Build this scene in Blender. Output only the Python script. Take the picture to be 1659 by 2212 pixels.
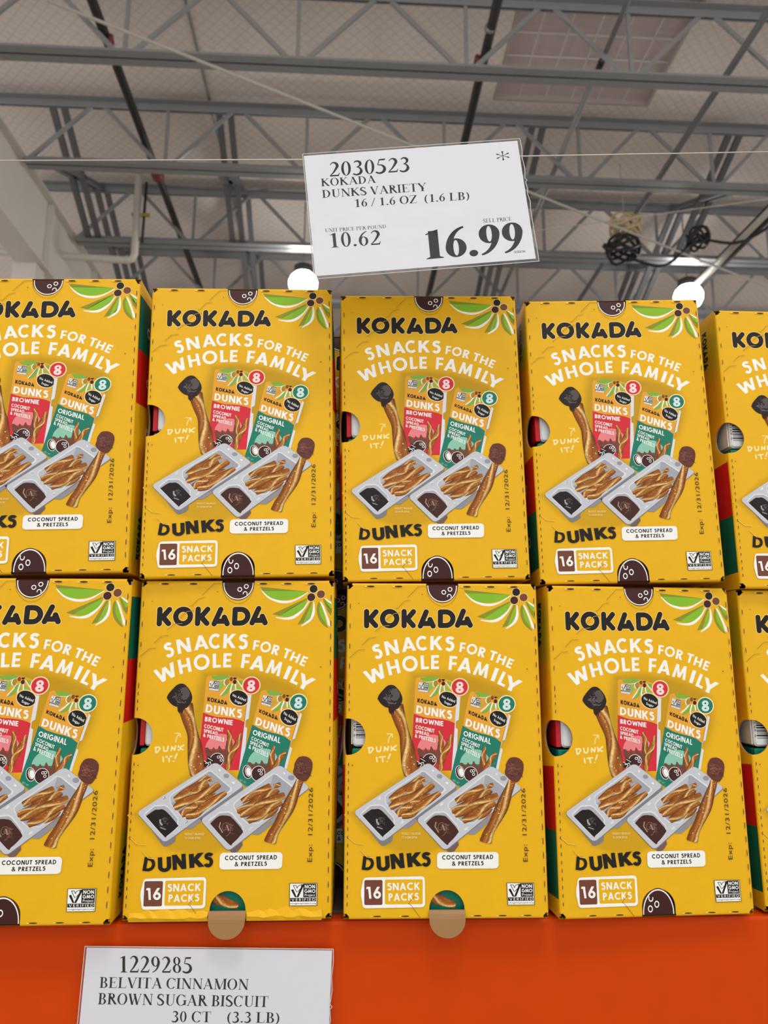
import bpy, math, random
import numpy as np
from mathutils import Vector, Matrix, geometry
from math import sin, cos, pi, radians as RAD

for o in list(bpy.data.objects): bpy.data.objects.remove(o)
SC = bpy.context.scene
COL = SC.collection
EYE = 1.55                                    # eye height of the photographer above the floor

# ------------------------------------------------------------------ camera
CR = Vector((0.99863739, -0.05195026, 0.00495356))
CU = Vector((-0.01499872, -0.19480548, 0.98072721))
CW = Vector((0.04998406, 0.97946516, 0.19531922))
cam = bpy.data.cameras.new('camera'); camo = bpy.data.objects.new('camera', cam); COL.objects.link(camo)
camo.matrix_world = Matrix(((CR.x, CU.x, -CW.x, 0), (CR.y, CU.y, -CW.y, 0), (CR.z, CU.z, -CW.z, EYE), (0, 0, 0, 1)))
cam.sensor_fit = 'VERTICAL'; cam.sensor_height = 36.0; cam.lens = 1614.39 * 36.0 / 2212.0
cam.clip_start = 0.02; cam.clip_end = 200
cam.dof.use_dof = True; cam.dof.focus_distance = 0.80; cam.dof.aperture_fstop = 9.0
SC.camera = camo
SC.view_settings.view_transform = 'Standard'; SC.view_settings.look = 'None'
SC.view_settings.exposure = 0.0; SC.view_settings.gamma = 1.0
SC.view_settings.use_curve_mapping = False

# ------------------------------------------------------------------ light
world = bpy.data.worlds.new('world'); SC.world = world; world.use_nodes = True
WB = world.node_tree.nodes['Background']
WB.inputs[0].default_value = (1.0, 0.975, 0.96, 1); WB.inputs[1].default_value = 1.22

def area(name, loc, target, size, power, color=(1, 0.985, 0.955)):
    l = bpy.data.lights.new(name, 'AREA'); l.shape = 'DISK'; l.size = size; l.energy = power; l.color = color
    o = bpy.data.objects.new(name, l); COL.objects.link(o); o.location = loc
    o.rotation_euler = (Vector(target) - Vector(loc)).to_track_quat('-Z', 'Y').to_euler()
    return o
# the warehouse lamps behind and above the photographer, hung at lamp height
for i, (x, y, p) in enumerate([(-4.2, -1.7, 75), (0.3, -2.0, 140), (4.8, -1.7, 75), (-2.2, -7.0, 75), (3.2, -7.0, 75)]):
    area('aisle_light', (x, y, 7.4), (x * 0.5, y * 0.5 + 0.3, 0.5), 1.5, p)

# ------------------------------------------------------------------ helpers
def lin(c):
    c = c / 255.0
    return c / 12.92 if c <= 0.04045 else ((c + 0.055) / 1.055) ** 2.4
def rgb(r, g, b): return (lin(r), lin(g), lin(b))
def mix(a, b, t):
    t = max(0.0, min(1.0, t)); return tuple(x + (y - x) * t for x, y in zip(a, b))

def new_mat(name):
    m = bpy.data.materials.new(name); m.use_nodes = True
    nt = m.node_tree; b = nt.nodes['Principled BSDF']
    return m, nt, b
def mat(name, col, rough=0.5, metal=0.0, noise=0.0, nscale=20.0, bump=0.0, bscale=200.0, spec=0.5):
    m, nt, b = new_mat(name)
    b.inputs['Base Color'].default_value = (*col, 1); b.inputs['Roughness'].default_value = rough
    b.inputs['Metallic'].default_value = metal; b.inputs['Specular IOR Level'].default_value = spec
    tc = nt.nodes.new('ShaderNodeTexCoord')
    if noise:
        n = nt.nodes.new('ShaderNodeTexNoise'); n.inputs['Scale'].default_value = nscale; n.inputs['Detail'].default_value = 4
        nt.links.new(tc.outputs['Object'], n.inputs['Vector'])
        mx = nt.nodes.new('ShaderNodeMix'); mx.data_type = 'RGBA'
        mx.inputs['A'].default_value = (*[c * (1 - noise) for c in col], 1)
        mx.inputs['B'].default_value = (*[min(1, c * (1 + noise)) for c in col], 1)
        nt.links.new(n.outputs['Fac'], mx.inputs['Factor']); nt.links.new(mx.outputs['Result'], b.inputs['Base Color'])
    if bump:
        n2 = nt.nodes.new('ShaderNodeTexNoise'); n2.inputs['Scale'].default_value = bscale; n2.inputs['Detail'].default_value = 3
        nt.links.new(tc.outputs['Object'], n2.inputs['Vector'])
        bp = nt.nodes.new('ShaderNodeBump'); bp.inputs['Strength'].default_value = bump; bp.inputs['Distance'].default_value = 0.002
        nt.links.new(n2.outputs['Fac'], bp.inputs['Height']); nt.links.new(bp.outputs['Normal'], b.inputs['Normal'])
    return m

def print_mat(name, rough, bump, bdist=0.0012, noise=0.05, spec=0.22):
    """printed surface: ink colours come from the mesh, paper grain from noise"""
    m, nt, b = new_mat(name)
    at = nt.nodes.new('ShaderNodeVertexColor'); at.layer_name = 'Ink'
    tc = nt.nodes.new('ShaderNodeTexCoord')
    n = nt.nodes.new('ShaderNodeTexNoise'); n.inputs['Scale'].default_value = 55; n.inputs['Detail'].default_value = 5
    nt.links.new(tc.outputs['Object'], n.inputs['Vector'])
    mr = nt.nodes.new('ShaderNodeMapRange'); mr.inputs['To Min'].default_value = 1 - noise; mr.inputs['To Max'].default_value = 1 + noise
    nt.links.new(n.outputs['Fac'], mr.inputs['Value'])
    vm = nt.nodes.new('ShaderNodeVectorMath'); vm.operation = 'SCALE'
    nt.links.new(at.outputs['Color'], vm.inputs[0]); nt.links.new(mr.outputs['Result'], vm.inputs['Scale'])
    nt.links.new(vm.outputs['Vector'], b.inputs['Base Color'])
    b.inputs['Roughness'].default_value = rough; b.inputs['Specular IOR Level'].default_value = spec
    n2 = nt.nodes.new('ShaderNodeTexNoise'); n2.inputs['Scale'].default_value = 26; n2.inputs['Detail'].default_value = 6
    n2.inputs['Roughness'].default_value = 0.62
    nt.links.new(tc.outputs['Object'], n2.inputs['Vector'])
    bp = nt.nodes.new('ShaderNodeBump'); bp.inputs['Strength'].default_value = bump; bp.inputs['Distance'].default_value = bdist
    nt.links.new(n2.outputs['Fac'], bp.inputs['Height']); nt.links.new(bp.outputs['Normal'], b.inputs['Normal'])
    return m

M_CARD = print_mat('printed_cardboard', 0.42, 0.55)
M_PAPER = print_mat('printed_paper', 0.6, 0.12, noise=0.015, spec=0.3)
def translucent(m, f):
    nt = m.node_tree; b = nt.nodes['Principled BSDF']; out = nt.nodes['Material Output']; t = nt.nodes.new('ShaderNodeBsdfTranslucent'); x = nt.nodes.new('ShaderNodeMixShader'); x.inputs[0].default_value = f
    nt.links.new(b.inputs['Base Color'].links[0].from_socket, t.inputs['Color']); nt.links.new(b.outputs[0], x.inputs[1]); nt.links.new(t.outputs[0], x.inputs[2]); nt.links.new(x.outputs[0], out.inputs[0])
translucent(M_PAPER, .28)
M_FILM = print_mat('printed_film', 0.25, 0.3, 0.002, noise=0.03)

class MB:
    """collects faces, each with its own ink colour, and links them as one mesh object"""
    def __init__(self): self.v = []; self.f = []; self.c = []
    def face(self, pts, col, cols=None):
        i = len(self.v); self.v += [tuple(p) for p in pts]; self.f.append(tuple(range(i, i + len(pts))))
        self.c.append(cols if cols else [col] * len(pts))
    def mesh(self, name, material):
        me = bpy.data.meshes.new(name); me.from_pydata(self.v, [], self.f); me.materials.append(material)
        ca = me.color_attributes.new('Ink', 'FLOAT_COLOR', 'CORNER')
        flat = []
        for cs in self.c:
            for c in cs: flat += [c[0], c[1], c[2], 1.0]
        ca.data.foreach_set('color', flat)
        me.update(); return me

def obj(name, me, parent=None):
    o = bpy.data.objects.new(name, me); COL.objects.link(o)
    if parent: o.parent = parent
    return o
def tag(o, label, cat, group=None, kind=None):
    if label: o['label'] = label
    if cat: o['category'] = cat
    if group: o['group'] = group
    if kind: o['kind'] = kind
    return o
def empty(name, loc, rot=None):
    o = bpy.data.objects.new(name, None); COL.objects.link(o); o.location = loc; o.empty_display_size = 0.05
    if rot: o.rotation_euler = rot
    return o

# ------------------------------------------------------------------ plain solid meshes
class SB:
    def __init__(self): self.v = []; self.f = []
    def quad(self, *p): i = len(self.v); self.v += [tuple(q) for q in p]; self.f.append(tuple(range(i, i + len(p))))
    def box(self, x0, x1, y0, y1, z0, z1):
        i = len(self.v)
        self.v += [(x, y, z) for z in (z0, z1) for y in (y0, y1) for x in (x0, x1)]
        self.f += [tuple(i + k for k in q) for q in ((0, 2, 3, 1), (4, 5, 7, 6), (0, 1, 5, 4), (2, 6, 7, 3), (0, 4, 6, 2), (1, 3, 7, 5))]
    def bar(self, a, b, w, h=None, up=(0, 0, 1)):
        a, b = Vector(a), Vector(b); d = (b - a).normalized(); h = h or w
        s = d.cross(Vector(up))
        if s.length < 1e-4: s = d.cross(Vector((0, 1, 0)))
        s.normalize(); u = s.cross(d).normalized()
        c = [(-w / 2, -h / 2), (w / 2, -h / 2), (w / 2, h / 2), (-w / 2, h / 2)]
        i = len(self.v)
        for p in (a, b): self.v += [tuple(p + s * x + u * y) for x, y in c]
        self.f += [(i, i + 3, i + 2, i + 1), (i + 4, i + 5, i + 6, i + 7)] + [(i + k, i + (k + 1) % 4, i + 4 + (k + 1) % 4, i + 4 + k) for k in range(4)]
    def angle(self, a, b, leg, th, flip=1, up=(0, 0, 1)):
        """steel angle: two thin legs"""
        a, b = Vector(a), Vector(b); d = (b - a).normalized(); s = d.cross(Vector(up))
        if s.length < 1e-4: s = d.cross(Vector((0, 1, 0)))
        s.normalize(); u = s.cross(d).normalized()
        self.bar(a + s * flip * leg / 2, b + s * flip * leg / 2, leg, th, up)
        self.bar(a + u * (leg / 2 + th / 2), b + u * (leg / 2 + th / 2), th, leg, up)
    def tube(self, pts, r, n=10, closed=False):
        pts = [Vector(p) for p in pts]; i0 = len(self.v); m = len(pts); prev = None
        for k, p in enumerate(pts):
            if closed: d = (pts[(k + 1) % m] - pts[k - 1])
            else: d = pts[min(k + 1, m - 1)] - pts[max(k - 1, 0)]
            d.normalize()
            if prev is None:
                s = d.cross(Vector((0, 0, 1)))
                if s.length < 1e-3: s = d.cross(Vector((0, 1, 0)))
            else: s = prev - d * prev.dot(d)
            s.normalize(); prev = s; u = d.cross(s); rr = r[k] if isinstance(r, (list, tuple)) else r
            self.v += [tuple(p + (s * cos(2 * pi * j / n) + u * sin(2 * pi * j / n)) * rr) for j in range(n)]
        for k in range(m if closed else m - 1):
            a = i0 + k * n; b = i0 + ((k + 1) % m) * n
            self.f += [(a + j, a + (j + 1) % n, b + (j + 1) % n, b + j) for j in range(n)]
        if not closed:
            self.f.append(tuple(i0 + j for j in reversed(range(n)))); self.f.append(tuple(i0 + (m - 1) * n + j for j in range(n)))
    def lathe(self, prof, c=(0, 0, 0), n=32):
        i0 = len(self.v)
        for r, z in prof: self.v += [(c[0] + r * cos(2 * pi * j / n), c[1] + r * sin(2 * pi * j / n), c[2] + z) for j in range(n)]
        for k in range(len(prof) - 1):
            a = i0 + k * n; b = a + n
            self.f += [(a + j, a + (j + 1) % n, b + (j + 1) % n, b + j) for j in range(n)]
    def mesh(self, name, material, smooth=False):
        me = bpy.data.meshes.new(name); me.from_pydata(self.v, [], self.f); me.materials.append(material)
        if smooth:
            for p in me.polygons: p.use_smooth = True
        me.update(); return me

# ------------------------------------------------------------------ flat shapes and lettering (2D)
def area2(p): return sum(p[i - 1][0] * p[i][1] - p[i][0] * p[i - 1][1] for i in range(len(p))) / 2
def ccw(p): return p if area2(p) > 0 else p[::-1]
def union(polys):
    """union of overlapping flat polygons -> vertex list and triangles"""
    vs, fs, keep = [], [], []
    xs = [p[0] for q in polys for p in q]; ys = [p[1] for q in polys for p in q]
    if not xs: return [], []
    sc = max(max(xs) - min(xs), max(ys) - min(ys)) or 1; ox, oy = min(xs), min(ys)
    for p in polys:
        q = []
        for x, y in p:
            x, y = (x - ox) / sc, (y - oy) / sc
            if not q or abs(x - q[-1][0]) + abs(y - q[-1][1]) > 2e-5: q.append((x, y))
        while len(q) > 1 and abs(q[0][0] - q[-1][0]) + abs(q[0][1] - q[-1][1]) < 2e-5: q.pop()
        if len(q) < 3 or abs(area2(q)) < 1e-9: continue
        q = ccw(q); i = len(vs); vs += [Vector(p) for p in q]; fs.append(list(range(i, i + len(q)))); keep.append(np.array(q))
    if not fs: return [], []
    v, e, f, ov, oe, of = geometry.delaunay_2d_cdt(vs, [], fs, 0, 2e-6)
    V = np.array([(p.x, p.y) for p in v]); C = np.array([V[list(t)].mean(0) for t in f]); inside = np.zeros(len(f), bool)
    for q in keep:
        lo, hi = q.min(0), q.max(0); idx = np.nonzero(~inside & (C[:, 0] >= lo[0]) & (C[:, 0] <= hi[0]) & (C[:, 1] >= lo[1]) & (C[:, 1] <= hi[1]))[0]
        if not len(idx): continue
        x, y = C[idx, 0], C[idx, 1]; odd = np.zeros(len(idx), bool)
        for k in range(len(q)):
            (x0, y0), (x1, y1) = q[k - 1], q[k]
            if y0 != y1: odd ^= ((y0 > y) != (y1 > y)) & (x < (x1 - x0) * (y - y0) / (y1 - y0) + x0)
        inside[idx] |= odd
    return [(ox + p.x * sc, oy + p.y * sc) for p in v], [t for t, k in zip(f, inside) if k]
def clip_y(p, y0, y1):
    for lim, s in ((y0, 1), (y1, -1)):
        out = []
        for i in range(len(p)):
            a, b = p[i - 1], p[i]; da, db = s * (a[1] - lim), s * (b[1] - lim)
            if (da >= 0) != (db >= 0):
                t = da / (da - db); out.append((a[0] + t * (b[0] - a[0]), a[1] + t * (b[1] - a[1])))
            if db >= 0: out.append(b)
        p = out
        if len(p) < 3: return []
    return p
def arc(cx, cy, rx, ry, a0, a1, n=None):
    n = n or max(3, int(abs(a1 - a0) / 12) + 1)
    return [(cx + rx * cos(RAD(a0 + (a1 - a0) * k / n)), cy + ry * sin(RAD(a0 + (a1 - a0) * k / n))) for k in range(n + 1)]
def disc(cx, cy, r, ry=None, rot=0, n=28):
    ry = ry or r; c, s = cos(RAD(rot)), sin(RAD(rot))
    return [(cx + x * c - y * s, cy + x * s + y * c) for x, y in [(r * cos(2 * pi * k / n), ry * sin(2 * pi * k / n)) for k in range(n)]]
def rrect(x0, y0, x1, y1, r, n=5):
    out = []
    for cx, cy, a in ((x1 - r, y1 - r, 0), (x0 + r, y1 - r, 90), (x0 + r, y0 + r, 180), (x1 - r, y0 + r, 270)):
        out += [(cx + r * cos(RAD(a + 90 * k / n)), cy + r * sin(RAD(a + 90 * k / n))) for k in range(n + 1)]
    return out
def ringseg(cx, cy, ro, rO, ri, rI, a0, a1, n=None):
    """quads between an outer and an inner ellipse"""
    n = n or max(4, int(abs(a1 - a0) / 12))
    o = arc(cx, cy, ro, rO, a0, a1, n); i = arc(cx, cy, ri, rI, a0, a1, n)
    return [[o[k], o[k + 1], i[k + 1], i[k]] for k in range(n)]
def stroke(pts, w, closed=False, cap=0, ext=0.0):
    """a line of width w (number or one per point) as convex pieces; cap=1: round ends"""
    n = len(pts); W = w if isinstance(w, (list, tuple)) else [w] * n
    P = [Vector(p) for p in pts]
    if ext and not closed:
        P[0] = P[0] + (P[0] - P[1]).normalized() * ext; P[-1] = P[-1] + (P[-1] - P[-2]).normalized() * ext
    out = []; m = n if closed else n - 1
    D = [(P[(k + 1) % n] - P[k]).normalized() for k in range(m)]
    N = [Vector((-d.y, d.x)) for d in D]
    def nrm(k, seg):
        prev = (k - 1) % m if closed else k - 1
        if not closed and (k == 0 or k == n - 1): return N[seg]
        a, b = N[prev], N[k % m]
        if a.dot(b) > 0.8:
            s = (a + b).normalized(); return s / max(0.5, s.dot(a))
        return N[seg]
    for k in range(m):
        a, b = P[k], P[(k + 1) % n]; na, nb = nrm(k, k), nrm((k + 1) % n if closed else k + 1, k)
        wa, wb = W[k] / 2, W[(k + 1) % n] / 2
        out.append([tuple(a + na * wa), tuple(a - na * wa), tuple(b - nb * wb), tuple(b + nb * wb)])
    for k in range(n):
        end = not closed and k in (0, n - 1)
        if end:
            if cap: out.append(disc(P[k].x, P[k].y, W[k] / 2, n=20))
        else:
            if N[(k - 1) % m].dot(N[k % m]) <= 0.8:
                if cap: out.append(disc(P[k].x, P[k].y, W[k] / 2, n=20))
                else:
                    a, b = N[(k - 1) % m], N[k % m]; s = 1 if D[(k - 1) % m].cross(D[k % m]) < 0 else -1
                    mi = (a + b).normalized(); L = min(2.5, 1 / max(0.2, mi.dot(a))); h = W[k] / 2
                    out.append([tuple(P[k]), tuple(P[k] + a * s * h), tuple(P[k] + mi * s * h * L), tuple(P[k] + b * s * h)])
    return out

def sans(ch, t):
    """geometric capitals of cap height 1 and stem t; returns advance, pieces"""
    h = t / 2
    S = lambda pts, w=t: stroke(pts, w)
    def X(pts, w=t):
        p = [Vector(q) for q in pts]; d = (p[1] - p[0]).normalized()
        if not .03 < p[0].y < .97: p[0] = p[0] - d * .3
        if not .03 < p[1].y < .97: p[1] = p[1] + d * .3
        return [clip_y(q, 0, 1) for q in stroke([tuple(q) for q in p], w)]
    V = lambda x: [[(x, 0), (x + t, 0), (x + t, 1), (x, 1)]]
    Hb = lambda x0, x1, y: [[(x0, y), (x1, y), (x1, y + t * .92), (x0, y + t * .92)]]
    k = t * .92
    if ch == ' ': return 0.32, []
    if ch == 'A': return 0.86, X([(h * 1.1, 0), (.43, 1 - 0.02)]) + X([(.86 - h * 1.1, 0), (.43, 1 - .02)]) + [[(.2, .2), (.66, .2), (.6, .2 + k * .85), (.26, .2 + k * .85)]]
    if ch == 'B':
        return 0.6, V(0) + S([(h, 1 - k / 2), (.3, 1 - k / 2)] + arc(.3, .755, .24 - h + .02, .245 - k / 2, 90, -90) + [(h, .51 + 0.0)], k) + S([(h, .5), (.34, .5)] + arc(.34, .27, .26 - h, .27 - k / 2, 75, -90) + [(h, k / 2)], k)
    if ch in 'CG':
        r = S(arc(.5, .5, .5 - h, .51 - h, 48, 312 if ch == 'C' else 355, 26))
        if ch == 'C': return 0.86, [clip_y(q, -.01, 1.01) for q in r]
        return 1.0, r + Hb(.54, 1.0, .38)
    if ch == 'D': return 0.78, V(0) + S([(h, 1 - k / 2), (.3, 1 - k / 2)] + arc(.3, .5, .48 - h, .5 - k / 2, 90, -90, 16) + [(h, k / 2)], k)
    if ch == 'E': return 0.54, V(0) + Hb(h, .54, 0) + Hb(h, .5, .5 - k / 2) + Hb(h, .54, 1 - k)
    if ch == 'F': return 0.52, V(0) + Hb(h, .5, .46 - k / 2) + Hb(h, .52, 1 - k)
    if ch == 'H': return 0.74, V(0) + V(.74 - t) + Hb(h, .74 - h, .5 - k / 2)
    if ch == 'I': return t, V(0)
    if ch == 'K': return 0.74, V(0) + X([(t * .6, .36), (.62, 1.02)], t) + X([(.26, .62), (.7 - h * .6, -.02)], t)
    if ch == 'L': return 0.5, V(0) + Hb(h, .5, 0)
    if ch == 'M': return 1.02, X([(h, 0), (.12 + h, 1)]) + X([(1.02 - h, 0), (.9 - h, 1)]) + X([(.12 + h, 1), (.51, .1)], t * .9) + X([(.9 - h, 1), (.51, .1)], t * .9)
    if ch == 'N': return 0.8, V(0) + V(.8 - t) + X([(h, 1), (.8 - h, 0)], t * 1.05)
    if ch == 'O': return 1.02, S(arc(.51, .5, .51 - h, .515 - h, 0, 360, 32)[:-1]) if False else ringseg(.51, .5, .51, .515, .51 - t, .515 - t, 0, 360, 32)
    if ch in 'PR':
        p = V(0) + S([(h, 1 - k / 2), (.3, 1 - k / 2)] + arc(.3, .71, .28 - h, .29 - k / 2, 90, -90) + [(h, .42 + k / 2)], k)
        return (0.58, p) if ch == 'P' else (0.64, p + X([(.26, .5), (.52, -.02)]))
    if ch == 'S':
        ry1 = .262 - h; ry2 = .284 - h * .999
        c1 = 1.012 - h - ry1; c2 = -.012 + h + ry2; m = c1 - ry1
        ry2 = (m - (-.012 + h)) / 2; c2 = -.012 + h + ry2
        return 0.62, S(arc(.32, c1, .25 - h * .5, ry1, 28, 262, 16) + arc(.3, c2, .31 - h, ry2, 82, -150, 16))
    if ch == 'T': return 0.6, [[(.3 - h, 0), (.3 + h, 0), (.3 + h, 1), (.3 - h, 1)]] + Hb(0, .6, 1 - k)
    if ch == 'U': return 0.72, S([(h, 1)] + arc(.36, .36, .36 - h, .37 - h, 180, 360, 16) + [(.72 - h, 1)])
    if ch == 'V': return 0.82, X([(h * 1.1, 1), (.41, .02)]) + X([(.82 - h * 1.1, 1), (.41, .02)])
    if ch == 'W': return 1.22, X([(h * 1.1, 1), (.34, .0)]) + X([(.34, .0), (.61, .9)]) + X([(.61, .9), (.88, 0)]) + X([(1.22 - h * 1.1, 1), (.88, .0)])
    if ch == 'Y': return 0.8, X([(h, 1), (.4, .36)]) + X([(.8 - h, 1), (.4, .36)]) + [[(.4 - h, 0), (.4 + h, 0), (.4 + h, .5), (.4 - h, .5)]]
    if ch == 'Z': return 0.62, Hb(0, .62, 0) + Hb(.02, .62, 1 - k) + X([(h * .9, 0), (.62 - h * .9, 1)], t * .95)
    if ch == '&': return 0.78, S([(.74, .02), (.2, .72)] + arc(.34, .78, .16, .2 - h * .4, 190, -20, 10) + [(.42, .6), (.2, .42)] + arc(.27, .24, .24 - h * .5, .24 - h * .6, 130, 290, 10) + [(.5, .14), (.7, .45)], t * .85)
    if ch == '1': return 0.36, [[(.36 - t, 0), (.36, 0), (.36, 1), (.36 - t, 1)], [(0, 1 - k), (.36, 1 - k), (.36, 1), (.06, 1)]]
    if ch == '6': return 0.66, ringseg(.33, .32, .33, .33, .33 - t, .33 - t, 0, 360, 26) + X([(.12, .42), (.46, 1.0)])
    if ch == '8': return 0.62, ringseg(.31, .735, .27, .27, .27 - t * .85, .27 - t * .85, 0, 360, 24) + ringseg(.31, .275, .31, .285, .31 - t, .285 - t, 0, 360, 24)
    return 0.5, []

def logo(ch, t):
    """rounded logo capitals with round stroke ends, cap height 1"""
    h = t / 2
    S = lambda pts, closed=False: stroke(pts, t, closed=closed, cap=1)
    if ch == 'K': return 0.78, S([(h, h), (h, 1 - h)]) + S([(.62, 1 - h), (.33, .5)]) + S([(.3, .47), (.62, h)])
    if ch == 'O': return 1.04, ringseg(.52, .5, .5, .51, .5 - t, .51 - t * .98, 0, 360, 36)
    if ch == 'A': return 0.98, S([(h, h), (.44, 1 - h)]) + S([(.64, .5), (.86 - h * .2, h)]) + S([(.2, .26), (.72, .26)]) + S([(.64, .5), (.5, .42), (.42, .34)])
    if ch == 'D': return 0.78, S([(h, h), (h, 1 - h), (.3, 1 - h)] + arc(.3, .5, .44 - h, .5 - h, 90, -90, 18) + [(h, h)])
    return .5, []

def serif(ch, T, t):
    """roman letters with vertical stress, cap height 1"""
    def st(x, y0=0, y1=1, w=T): return [[(x, y0), (x + w, y0), (x + w, y1), (x, y1)]]
    def sf(x0, x1, y=0, s=.085):
        k = 1 if y < .5 else -1
        return [[(x0 - s, y), (x1 + s, y), (x1 + s, y + k * .022), (x1, y + k * .07), (x0, y + k * .07), (x0 - s, y + k * .022)]]
    def hb(x0, x1, y): return [[(x0, y - t / 2), (x1, y - t / 2), (x1, y + t / 2), (x0, y + t / 2)]]
    def tick(x, y0, y1, dx=0.05): return [[(x, y0), (x - t * .9, y0), (x - dx, y1), (x + .0, y1)]] if False else [[(x - dx, y0), (x, y0), (x, y1), (x - t * .6, y1)]]
    def dg(a, b, w): return [clip_y(q, 0, 1) for q in stroke([a, b], w, ext=.2)]
    rg = ringseg
    u = t / 2
    if ch == ' ': return .27, []
    if ch == 'A': return .78, dg((.12, 0), (.4, 1), t) + dg((.37, 1), (.66, 0), T) + hb(.22, .58, .33) + sf(.1, .13) + sf(.6, .72, 0, .07)
    if ch in 'BPRD':
        b = st(.12) + sf(.12, .12 + T, 0, .09) + sf(.12, .12 + T, 1, .09)
        if ch == 'D': return .78, b + rg(.3, .5, .42, .5, .42 - T, .5 - t, 90, -90) + hb(.12, .31, u) + hb(.12, .31, 1 - u)
        top = rg(.33, .745, .23, .255, .23 - T * .95, .255 - t, 90, -90) + hb(.12, .34, 1 - u) + hb(.12, .34, .49 + u)
        if ch == 'P': return .62, b + top
        if ch == 'R': return .72, b + top + dg((.36, .52), (.66, 0), T) + sf(.64, .7, 0, .05)
        return .67, b + top + rg(.34, .255, .28, .27, .28 - T, .27 - t, 90, -90) + hb(.12, .35, u - .012)
    if ch in 'CG':
        r = rg(.4, .5, .36, .52, .36 - T, .52 - t, 42, 318, 24) + [[(.65, .66), (.68, .66), (.68, 1.0), (.655, 1.0)], [(.6, .86), (.66, .8), (.67, .9), (.64, .93)]]
        if ch == 'C': return .74, r
        return .8, r + st(.6, .06, .42) + sf(.6, .6 + T, .42, .06)
    if ch in 'EL':
        b = st(.12) + sf(.12, .12 + T, 0, .09) + sf(.12, .12 + T, 1, .09) + hb(.12, .62, u) + [[(.57, 0), (.6, 0), (.66, .25), (.635, .25)]]
        if ch == 'L': return .68, b
        return .68, b + hb(.12, .6, 1 - u) + hb(.2, .48, .52) + [[(.6, 1), (.57, 1), (.6, .78), (.62, .78)], [(.455, .4), (.485, .4), (.485, .64), (.455, .64)]]
    if ch == 'I': return .36, st(.18 - T / 2) + sf(.18 - T / 2, .18 + T / 2, 0, .09) + sf(.18 - T / 2, .18 + T / 2, 1, .09)
    if ch == 'K': return .8, st(.12) + sf(.12, .12 + T, 0, .09) + sf(.12, .12 + T, 1, .09) + dg((.22, .42), (.62, 1), t * 1.1) + dg((.34, .56), (.68, 0), T) + sf(.62, .74, 0, .05) + sf(.58, .66, 1, .06)
    if ch == 'M': return .98, st(.14, 0, 1, t) + st(.76) + dg((.17, 1), (.47, 0), T) + dg((.47, 0), (.78, 1), t) + sf(.14, .14 + t, 0) + sf(.76, .76 + T, 0) + sf(.76, .76 + T, 1, .07) + sf(.12, .22, 1, .07)
    if ch == 'N': return .8, st(.14, 0, 1, t) + st(.66, 0, 1, t) + dg((.16, 1), (.68, 0), T) + sf(.14, .14 + t, 0) + sf(.66, .66 + t, 1) + sf(.12, .2, 1, .07)
    if ch == 'O': return .8, rg(.4, .5, .36, .52, .36 - T, .52 - t, 0, 360, 30)
    if ch == 'S': return .58, stroke(arc(.29, .75, .19, .24, 20, 200, 12) + [(.2, .6), (.33, .5), (.43, .38)] + arc(.28, .25, .21, .24, 15, -165, 12), [t + (T - t) * max(0, sin(pi * k / 28)) ** 1.2 for k in range(29)]) + [[(.46, .7), (.485, .7), (.485, 1.0), (.465, 1.0)], [(.08, 0), (.1, 0), (.1, .32), (.075, .32)]]
    if ch == 'T': return .68, st(.34 - T / 2) + sf(.34 - T / 2, .34 + T / 2, 0, .09) + hb(.04, .64, 1 - u) + [[(.04, 1), (.07, 1), (.05, .76), (.03, .76)], [(.64, 1), (.61, 1), (.63, .76), (.65, .76)]]
    if ch == 'U': return .8, st(.14, .3) + st(.63, .3, 1, t) + rg(.4, .32, .26 + .005, .34, .265 - T, .34 - t, 180, 270) + rg(.4, .32, .27, .34, .27 - t, .34 - t, 270, 360) + sf(.14, .14 + T, 1) + sf(.63, .63 + t, 1)
    if ch == 'V': return .76, dg((.12, 1), (.4, 0), T) + dg((.39, 0), (.65, 1), t) + sf(.08, .18, 1, .06) + sf(.62, .66, 1, .07)
    if ch == 'W': return 1.02, dg((.12, 1), (.34, 0), T) + dg((.34, 0), (.54, .95), t) + dg((.46, 1), (.7, 0), T) + dg((.69, 0), (.92, 1), t) + sf(.08, .18, 1, .06) + sf(.42, .52, 1, .06) + sf(.89, .93, 1, .06)
    if ch == 'Y': return .78, dg((.1, 1), (.4, .45), T) + dg((.4, .45), (.67, 1), t) + st(.4 - T / 2, 0, .5) + sf(.4 - T / 2, .4 + T / 2) + sf(.08, .18, 1, .06) + sf(.63, .68, 1, .07)
    if ch == 'Z': return .68, hb(.08, .6, 1 - u) + hb(.06, .6, u) + dg((.1, 0), (.57, 1), T) + [[(.08, 1), (.1, 1), (.09, .78), (.07, .78)], [(.6, 0), (.58, 0), (.61, .24), (.63, .24)]]
    if ch == '0': return .56, rg(.28, .5, .23, .51, .23 - T * .85, .51 - t, 0, 360, 28)
    if ch == '1': return .56, st(.3 - T / 2, 0, .96) + sf(.3 - T / 2, .3 + T / 2, 0, .1) + [[(.1, .86), (.3, .96), (.3 + T / 2, 1.0), (.3 + T / 2, .94), (.3 - T / 2, .86)], [(.1, .86), (.12, .83), (.3, .9), (.3, .96)]]
    if ch == '2': return .56, stroke(arc(.26, .73, .17, .24, 160, -10, 12) + [(.36, .52), (.24, .28), (.09, .09)], [t + (T * .95 - t) * min(1, max(0, (k - 2) / 6)) for k in range(13)] + [T * .8, T * .55, t]) + [[(.06, 0), (.48, 0), (.53, .22), (.5, .22), (.45, .1), (.06, .1)]]
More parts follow.
